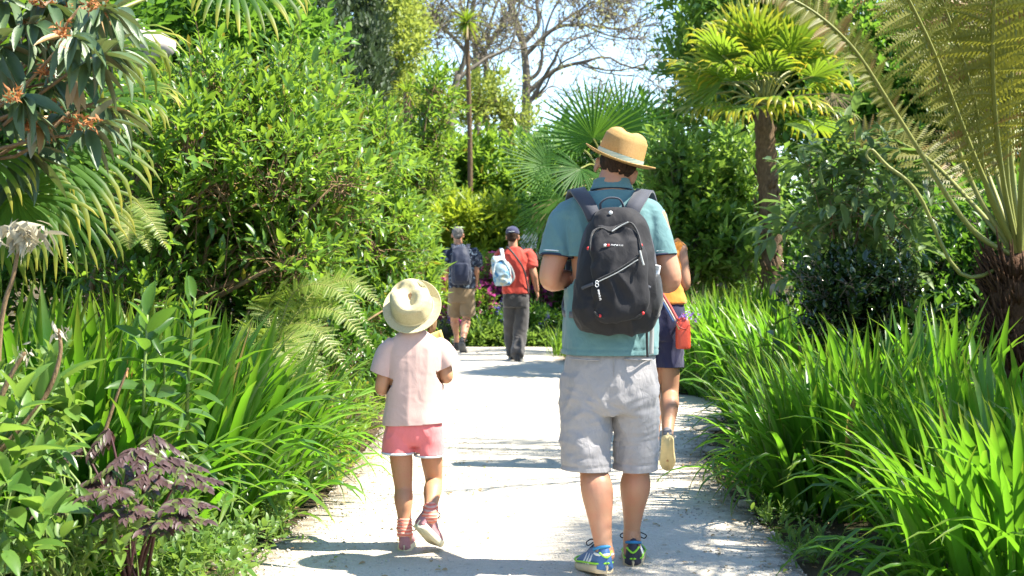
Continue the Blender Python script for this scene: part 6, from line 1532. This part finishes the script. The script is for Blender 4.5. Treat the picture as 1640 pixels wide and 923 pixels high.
for off, mt, w in ((-.014, plain_mat("strap_red", (.50, .08, .07), .8), .014), (0, plain_mat("strap_cream", (.60, .50, .40), .8), .010), (.013, plain_mat("strap_blue", (.05, .09, .20), .8), .014)):
    mb = MB(); q = norm(np.array([.8, 0, .55])) * -off
    strap(mb, [K(1082, 514, -.19) + q, K(1070, 492, -.16) + q, K(1054, 465, -.135) + q, K(1036, 430, -.115) + q, K(1022, 398, -.09) + q, K(1018, 388, -.02) + q, K(1024, 400, .09) + q, K(1048, 450, .13) + q, K(1078, 490, .08) + q, K(1094, 510, -.12) + q], w, .003, np.array([(0, -1, .1), (0, -1, .1), (0, -1, .1), (0, -1, .2), (0, -.7, .7), (0, 0, 1), (0, 1, .3), (0, 1, 0), (.7, .7, 0), (1, 0, 0)], float), 60)
    put("strap", mb.mesh("strap"), mt, bag)
fl = thing("flower_sprig", "purple flower sprig tucked into the red handbag", "flowers", at(1096, 511, YW - .17)); n = 34
P = rng.normal(0, 1, (n, 3)) * [.030, .016, .014] + [.014, 0, .016]; D = norm(rng.normal(0, 1, (n, 3)) + [.2, 0, .4])
mb = MB(); leaves_mesh(mb, Leaves(P, D, orth_n(D, rng.normal(0, 1, (n, 3))), np.full(n, .022), np.full(n, .012))); put("blossom", mb.mesh("blossom"), leaf_mat("violet_petal", (.22, .10, .45), (.42, .24, .66), (.4, .25, .7), .3, .5), fl)
mb = MB(); [tube(mb, [(0, 0, -.03), tuple(P[k])], .0015, 4) for k in range(8)]; put("stem", mb.mesh("stem"), M_GSTEM, fl)

# ---- two men further up the path --------------------------------------
YG = 20.1
og = at(739, 419, YG); og[2] = 0
gm = thing("person", "grey haired man in dark patterned shirt and khaki shorts further up the path", "person", og)
J = lambda px, py, dy=0.0: at(px, py, YG + dy) - og
B = MB(); Rh = rotm(0, -4, 0); hc = J(733, 377, .02); head(B, hc, Rh, 1.0)
chain(B, [J(736, 402), J(734, 392), hc + [0, -.01, -.02]], [.07, .062, .06], 10, 16)
rings(B, [J(739, 470).tolist() + [.165, .115], J(739, 440).tolist() + [.165, .115], J(740, 415).tolist() + [.17, .105], J(738, 400).tolist() + [.12, .08], J(736, 393).tolist() + [.05, .05]])
arm(B, J(759, 407), J(763, 434, -.04), J(762, 456, .10), (.055, .052, .045, .042, .030), 1, (-1, 0, 0), (0, 1, 0), .5); arm(B, J(719, 407), J(715, 434, -.02), J(722, 452, .2), (.055, .052, .045, .042, .030), 1, (1, 0, 0), (0, 1, 0), .6)
la, ra = J(731, 536, .30), J(741, 545, -.28)
leg(B, J(730, 480), J(728, 512, .22), la, (.075, .072, .06, .062, .038)); leg(B, J(747, 480), J(747, 512, .02), ra, (.075, .072, .06, .064, .038))
lheel = la + [0, -.05, -.10]; lheel[2] = .01; RL = rotm(0, 0, 0); RR = rotm(-14, -48, 0); rheel = ra + RR @ np.array([0, -.05, -.10])
foot_core(B, lheel, RL, .27); foot_core(B, rheel, RR, .27)
for x, h, R in ((la, lheel, RL), (ra, rheel, RR)): chain(B, [x, h + R @ np.array([0, .05, .055])], [.037, .038], 6, 12)
put("body", remesh(B, "body", .0075, (0, 0, 0), 2), M_SKIN, gm); eyes(gm, hc, Rh, 1, (0, 0, 0))
H = MB(); ellipsoid(H, hc + Rh @ np.array([0, -.016, .042]), (.082, .098, .084), Rh, 26, 16); ellipsoid(H, hc + Rh @ np.array([0, -.06, -.01]), (.066, .045, .05), Rh, 20, 12)
put("hair", remesh(H, "hair", .007, (0, 0, 0), 2), M_HAIRG, gm)
m, nt, out = nodes_of("navy_floral_print"); vr = noise_tex(nt, 13, 3, .6, objco(nt), dist=1.5)
bsdf(nt, out, mixc(nt, maprange(nt, vr, .56, .60), (.010, .016, .034), (.15, .20, .26)), .85); M_FLORAL = m
S = MB(); rings(S, [J(740, 462).tolist() + [.185, .135], J(740, 450).tolist() + [.190, .135], J(740, 425).tolist() + [.190, .130], J(740, 407).tolist() + [.190, .115], J(738, 398).tolist() + [.13, .085], J(736, 392).tolist() + [.07, .065]], 34, 40, 2.5)
chain(S, [J(756, 402), J(762, 412), J(764, 426, -.03)], [.075, .085, .082], 14, 18); chain(S, [J(722, 402), J(716, 412), J(714, 426, -.01)], [.075, .085, .082], 14, 18)
me = remesh(S, "shirt", .009, (0, 0, 0), 3); cf = crease(9, .008, (1, 1, .6), 70); displace(me, cf); put("shirt", me, M_FLORAL, gm)
M_KHAKI = cloth_mat("khaki_cotton", (.20, .145, .085), .1, 500, .85, .4)
S = MB(); rings(S, [J(739, 456).tolist() + [.170, .125], J(739, 470).tolist() + [.185, .135], J(739, 484).tolist() + [.17, .12]], 14, 36, 2.5)
chain(S, [J(730, 475), J(729, 490, .08), J(728, 504, .14)], [.10, .105, .105], 12, 20); chain(S, [J(749, 475), J(749, 490, .0), J(749, 504, .01)], [.10, .105, .105], 12, 20)
me = remesh(S, "shorts", .009, (0, 0, 0), 3); cf = crease(8, .007, (1, 1, .8), 80); displace(me, cf); put("shorts", me, M_KHAKI, gm)
GM = dict(upper=plain_mat("black_shoe_mesh", (.03, .03, .032), .7), sole=plain_mat("grey_sole", (.12, .12, .12), .8), collar=plain_mat("black_collar", (.03, .03, .03), .8), lace=plain_mat("white_lace", (.5, .5, .5), .8))
shoe(gm, lheel, RL, .30, .105, .11, (0, 0, 0), GM); shoe(gm, rheel, RR, .30, .105, .11, (0, 0, 0), GM)
bp = thing("backpack", "plain navy backpack worn by the grey haired man", "backpack", at(738, 455, YG - .2)); K = lambda px, py, dy: at(px, py, YG + dy) - at(738, 455, YG - .2)
S = MB(); rings(S, [K(739, 456, -.21).tolist() + [.11, .07], K(739, 450, -.22).tolist() + [.135, .10], K(739, 430, -.22).tolist() + [.135, .10], K(738, 410, -.20).tolist() + [.125, .085], K(737, 398, -.17).tolist() + [.09, .06], K(737, 394, -.16).tolist() + [.05, .04]], 30, 36, 2.8)
me = remesh(S, "pack_body", .008, (0, 0, 0), 2); displace(me, crease(8, .007, (1, 1, .8), 90)); put("pack_body", me, cloth_mat("navy_nylon", (.020, .026, .050), .2, 500, .6, .3), bp)
S = MB(); rings(S, [K(739, 451, -.30).tolist() + [.09, .03], K(739, 440, -.31).tolist() + [.105, .035], K(739, 425, -.30).tolist() + [.10, .03], K(739, 421, -.29).tolist() + [.07, .02]], 18, 30, 3); put("front_pocket", remesh(S, "front_pocket", .008, (0, 0, 0), 2), bpy.data.materials["navy_nylon"], bp)
for sg in (-1, 1):
    mb = MB(); x0 = 738 + sg * 10
    strap(mb, [K(x0, 402, -.15), K(x0 + sg * 2, 394, -.06), K(x0 + sg * 2, 393, .02), K(x0 + sg * 3, 405, .14), K(x0 + sg * 5, 430, .15), K(x0 + sg * 8, 448, 0), K(x0 + sg * 3, 450, -.14)], .055, .012, np.array([(0, -1, .5), (0, -.5, 1), (0, .2, 1), (0, 1, .3), (0, 1, 0), (sg, 0, 0), (sg, -.5, 0)], float), 36); put("shoulder_strap", mb.mesh("shoulder_strap"), bpy.data.materials["navy_nylon"], bp)

YR = 18.25
og = at(828, 419, YR); og[2] = 0
rm = thing("person", "man in red tee, navy cap and charcoal trousers walking ahead on the path", "person", og)
J = lambda px, py, dy=0.0: at(px, py, YR + dy) - og
B = MB(); Rh = rotm(-8, -6, 0); hc = J(821, 380, .02); head(B, hc, Rh, 1.0)
chain(B, [J(824, 405), J(822, 396), hc + [0, -.01, -.02]], [.07, .060, .058], 10, 16)
rings(B, [J(827, 475).tolist() + [.150, .11], J(827, 445).tolist() + [.150, .105], J(825, 418).tolist() + [.165, .10], J(824, 404).tolist() + [.12, .075], J(823, 397).tolist() + [.05, .05]])
arm(B, J(847, 409), J(855, 440, -.04), J(860, 466, .06), (.055, .052, .046, .042, .030), 1, (-1, 0, .1), (0, 1, 0), .55); arm(B, J(803, 409), J(790, 434, -.02), J(798, 424, .2), (.055, .052, .045, .042, .030), 1, (.6, .2, .8), (1, 0, .4), .7)
la, ra = J(822, 566, .18), J(828, 568, -.14)
leg(B, J(817, 480), J(818, 525, .10), la, (.07, .062, .046, .040, .030)); leg(B, J(836, 480), J(834, 525, .02), ra, (.07, .062, .046, .040, .030))
lheel = la + [0, -.05, 0]; lheel[2] = .008; rheel = ra + [0, -.05, 0]; rheel[2] = .008; RL = rotm(4, 0, 0); RR = rotm(-10, 0, 0)
foot_core(B, lheel, RL, .27); foot_core(B, rheel, RR, .27)
put("body", remesh(B, "body", .0075, (0, 0, 0), 2), M_SKIN, rm); eyes(rm, hc, Rh, 1, (0, 0, 0))
H = MB(); ellipsoid(H, hc + Rh @ np.array([0, -.02, .03]), (.079, .095, .082), Rh, 26, 16); ellipsoid(H, hc + Rh @ np.array([0, -.058, -.02]), (.064, .045, .05), Rh, 20, 12); put("hair", remesh(H, "hair", .007, (0, 0, 0), 2), M_HAIRB, rm)
M_CAP = cloth_mat("navy_cap_cotton", (.030, .032, .075), .1, 500, .8, .2)
S = MB(); ellipsoid(S, hc + Rh @ np.array([0, -.012, .060]), (.088, .104, .080), Rh, 30, 18); v = S.v[0]; zl = ((v - hc) @ Rh)[:, 2]; v[zl < .035] += np.outer(.035 - zl[zl < .035], Rh[:, 2])
cp = put("cap", S.mesh("cap"), M_CAP, rm)
mb = MB(); g = np.linspace(-1, 1, 15); V = np.concatenate([np.stack([g * .072, .085 + k * .075 * np.sqrt(np.maximum(0, 1 - (g * .92) ** 2)) - .03 * g ** 2, .036 - .012 * g ** 2 - .012 * k + zz], 1) for zz in (0, .006) for k in (0, 1)]) @ Rh.T + hc
n_ = 15; i = np.arange(14); mb.add(V, None, np.vstack([np.stack([i + A, i + 1 + A, i + 1 + Bq, i + Bq], 1) for A, Bq in ((0, n_), (3 * n_, 2 * n_), (n_, 3 * n_), (2 * n_, 0))])); put("peak", mb.mesh("peak"), M_CAP, cp)
mb = MB(); ellipsoid(mb, hc + Rh @ np.array([0, -.012, .139]), (.008, .008, .005), Rh, 10, 6); put("button", mb.mesh("button"), M_CAP, cp)
mb = MB(); tube(mb, spline([hc + Rh @ np.array([-.040, -.104, .062]), hc + Rh @ np.array([0, -.118, .056]), hc + Rh @ np.array([.040, -.104, .062])], 10), .007, 6, rad2=.003); put("strap", mb.mesh("strap"), M_TIPW, cp)
M_REDT = cloth_mat("brick_red_jersey", (.50, .062, .042), .07, 600, .88, .4)
S = MB(); rings(S, [J(826, 470).tolist() + [.170, .13], J(826, 460).tolist() + [.172, .13], J(826, 435).tolist() + [.168, .122], J(825, 415).tolist() + [.180, .115], J(824, 404).tolist() + [.14, .085], J(823, 396).tolist() + [.068, .065]], 34, 40, 2.5)
chain(S, [J(843, 404), J(849, 414), J(852, 428, -.03)], [.072, .080, .076], 14, 18); chain(S, [J(807, 404), J(800, 414), J(796, 425, -.02)], [.072, .080, .076], 14, 18)
me = remesh(S, "tee_shirt", .009, (0, 0, 0), 3); displace(me, crease(9, .008, (1, 1, .6), 110)); put("tee_shirt", me, M_REDT, rm)
M_CHAR = cloth_mat("charcoal_denim", (.060, .056, .055), .15, 500, .85, .5)
S = MB(); rings(S, [J(826, 464).tolist() + [.150, .115], J(826, 478).tolist() + [.168, .125], J(826, 492).tolist() + [.16, .11]], 14, 36, 2.5)
chain(S, [J(817, 480), J(818, 510, .08), J(818, 540, .16), J(821, 568, .17)], [.092, .092, .082, .076], 26, 20); chain(S, [J(836, 480), J(835, 510, .02), J(832, 540, .0), J(828, 569, -.13)], [.092, .092, .084, .080], 26, 20)
me = remesh(S, "trousers", .009, (0, 0, 0), 3); cf = crease(7, .010, (1, 1, 1.0), 120); displace(me, lambda p: cf(p) * (.5 + .9 * max(0, .8 - p.z))); tz = put("trousers", me, M_CHAR, rm)
mb = MB(); tube(mb, spline([J(812, 471, -.115), J(806, 482, -.09)], 6), .006, 5, rad2=.003); tube(mb, spline([J(838, 471, -.118), J(844, 474, -.09)], 6), .006, 5, rad2=.003); put("pocket", mb.mesh("pocket"), M_CHAR, tz)
shoe(rm, lheel, RL, .29, .10, .11, (0, 0, 0), GM); shoe(rm, rheel, RR, .29, .10, .11, (0, 0, 0), GM)
mb = MB(); strap(mb, [J(814, 397, -.09), J(825, 410, -.125), J(838, 430, -.135), J(844, 455, -.12), J(846, 470, -.02), J(838, 450, .13), J(818, 410, .12), J(812, 396, .0), J(814, 397, -.09)], .022, .006, np.array([(0, -1, .4), (0, -1, .2), (.1, -1, 0), (.4, -1, 0), (1, 0, 0), (0, 1, 0), (0, 1, .2), (0, 0, 1), (0, -1, .4)], float), 60); put("cross_strap", mb.mesh("cross_strap"), M_PACK2, rm)
bb = thing("backpack", "pale blue and white patterned backpack slung on the red tee man's shoulder", "backpack", at(802, 455, YR - .2)); K = lambda px, py, dy: at(px, py, YR + dy) - at(802, 455, YR - .2)
m, nt, out = nodes_of("blue_white_print"); vr = noise_tex(nt, 10, 4, .6, objco(nt), dist=1.0); c = mixc(nt, maprange(nt, vr, .40, .47), (.05, .20, .42), (.34, .47, .55)); c = mixc(nt, maprange(nt, vr, .56, .60), c, (.55, .52, .36)); bsdf(nt, out, c, .8); M_BLUEP = m
S = MB(); rings(S, [K(805, 457, -.20).tolist() + [.085, .05], K(805, 452, -.21).tolist() + [.105, .08], K(803, 435, -.21).tolist() + [.110, .085], K(799, 418, -.19).tolist() + [.09, .07], K(797, 411, -.17).tolist() + [.06, .045]], 26, 32, 2.6)
me = remesh(S, "pack_body", .008, (0, 0, 0), 2); displace(me, crease(9, .008, (1, 1, .8), 130)); put("pack_body", me, M_BLUEP, bb)
mb = MB(); tube(mb, spline([K(790, 440, -.28), K(794, 422, -.27), K(804, 416, -.265), K(814, 424, -.27), K(818, 442, -.27)], 24), .010, 7); put("edge_piping", mb.mesh("edge_piping"), M_TIPW, bb)
mb = MB(); strap(mb, [K(806, 416, -.16), K(804, 405, -.13), K(803, 399, -.03), K(803, 402, .08), K(800, 425, .13), K(800, 445, .02), K(803, 450, -.14)], .045, .010, np.array([(0, -1, .3), (0, -.8, .6), (0, 0, 1), (0, .8, .5), (0, 1, 0), (-1, 0, 0), (-.5, -.5, 0)], float), 36); put("shoulder_strap", mb.mesh("shoulder_strap"), M_TIPW, bb)
mb = MB(); strap(mb, [K(812, 420, -.18), K(819, 430, -.17), K(823, 445, -.17), K(816, 455, -.17)], .030, .008, (0, -1, 0)); put("loose_strap", mb.mesh("loose_strap"), M_WEBG, bb)
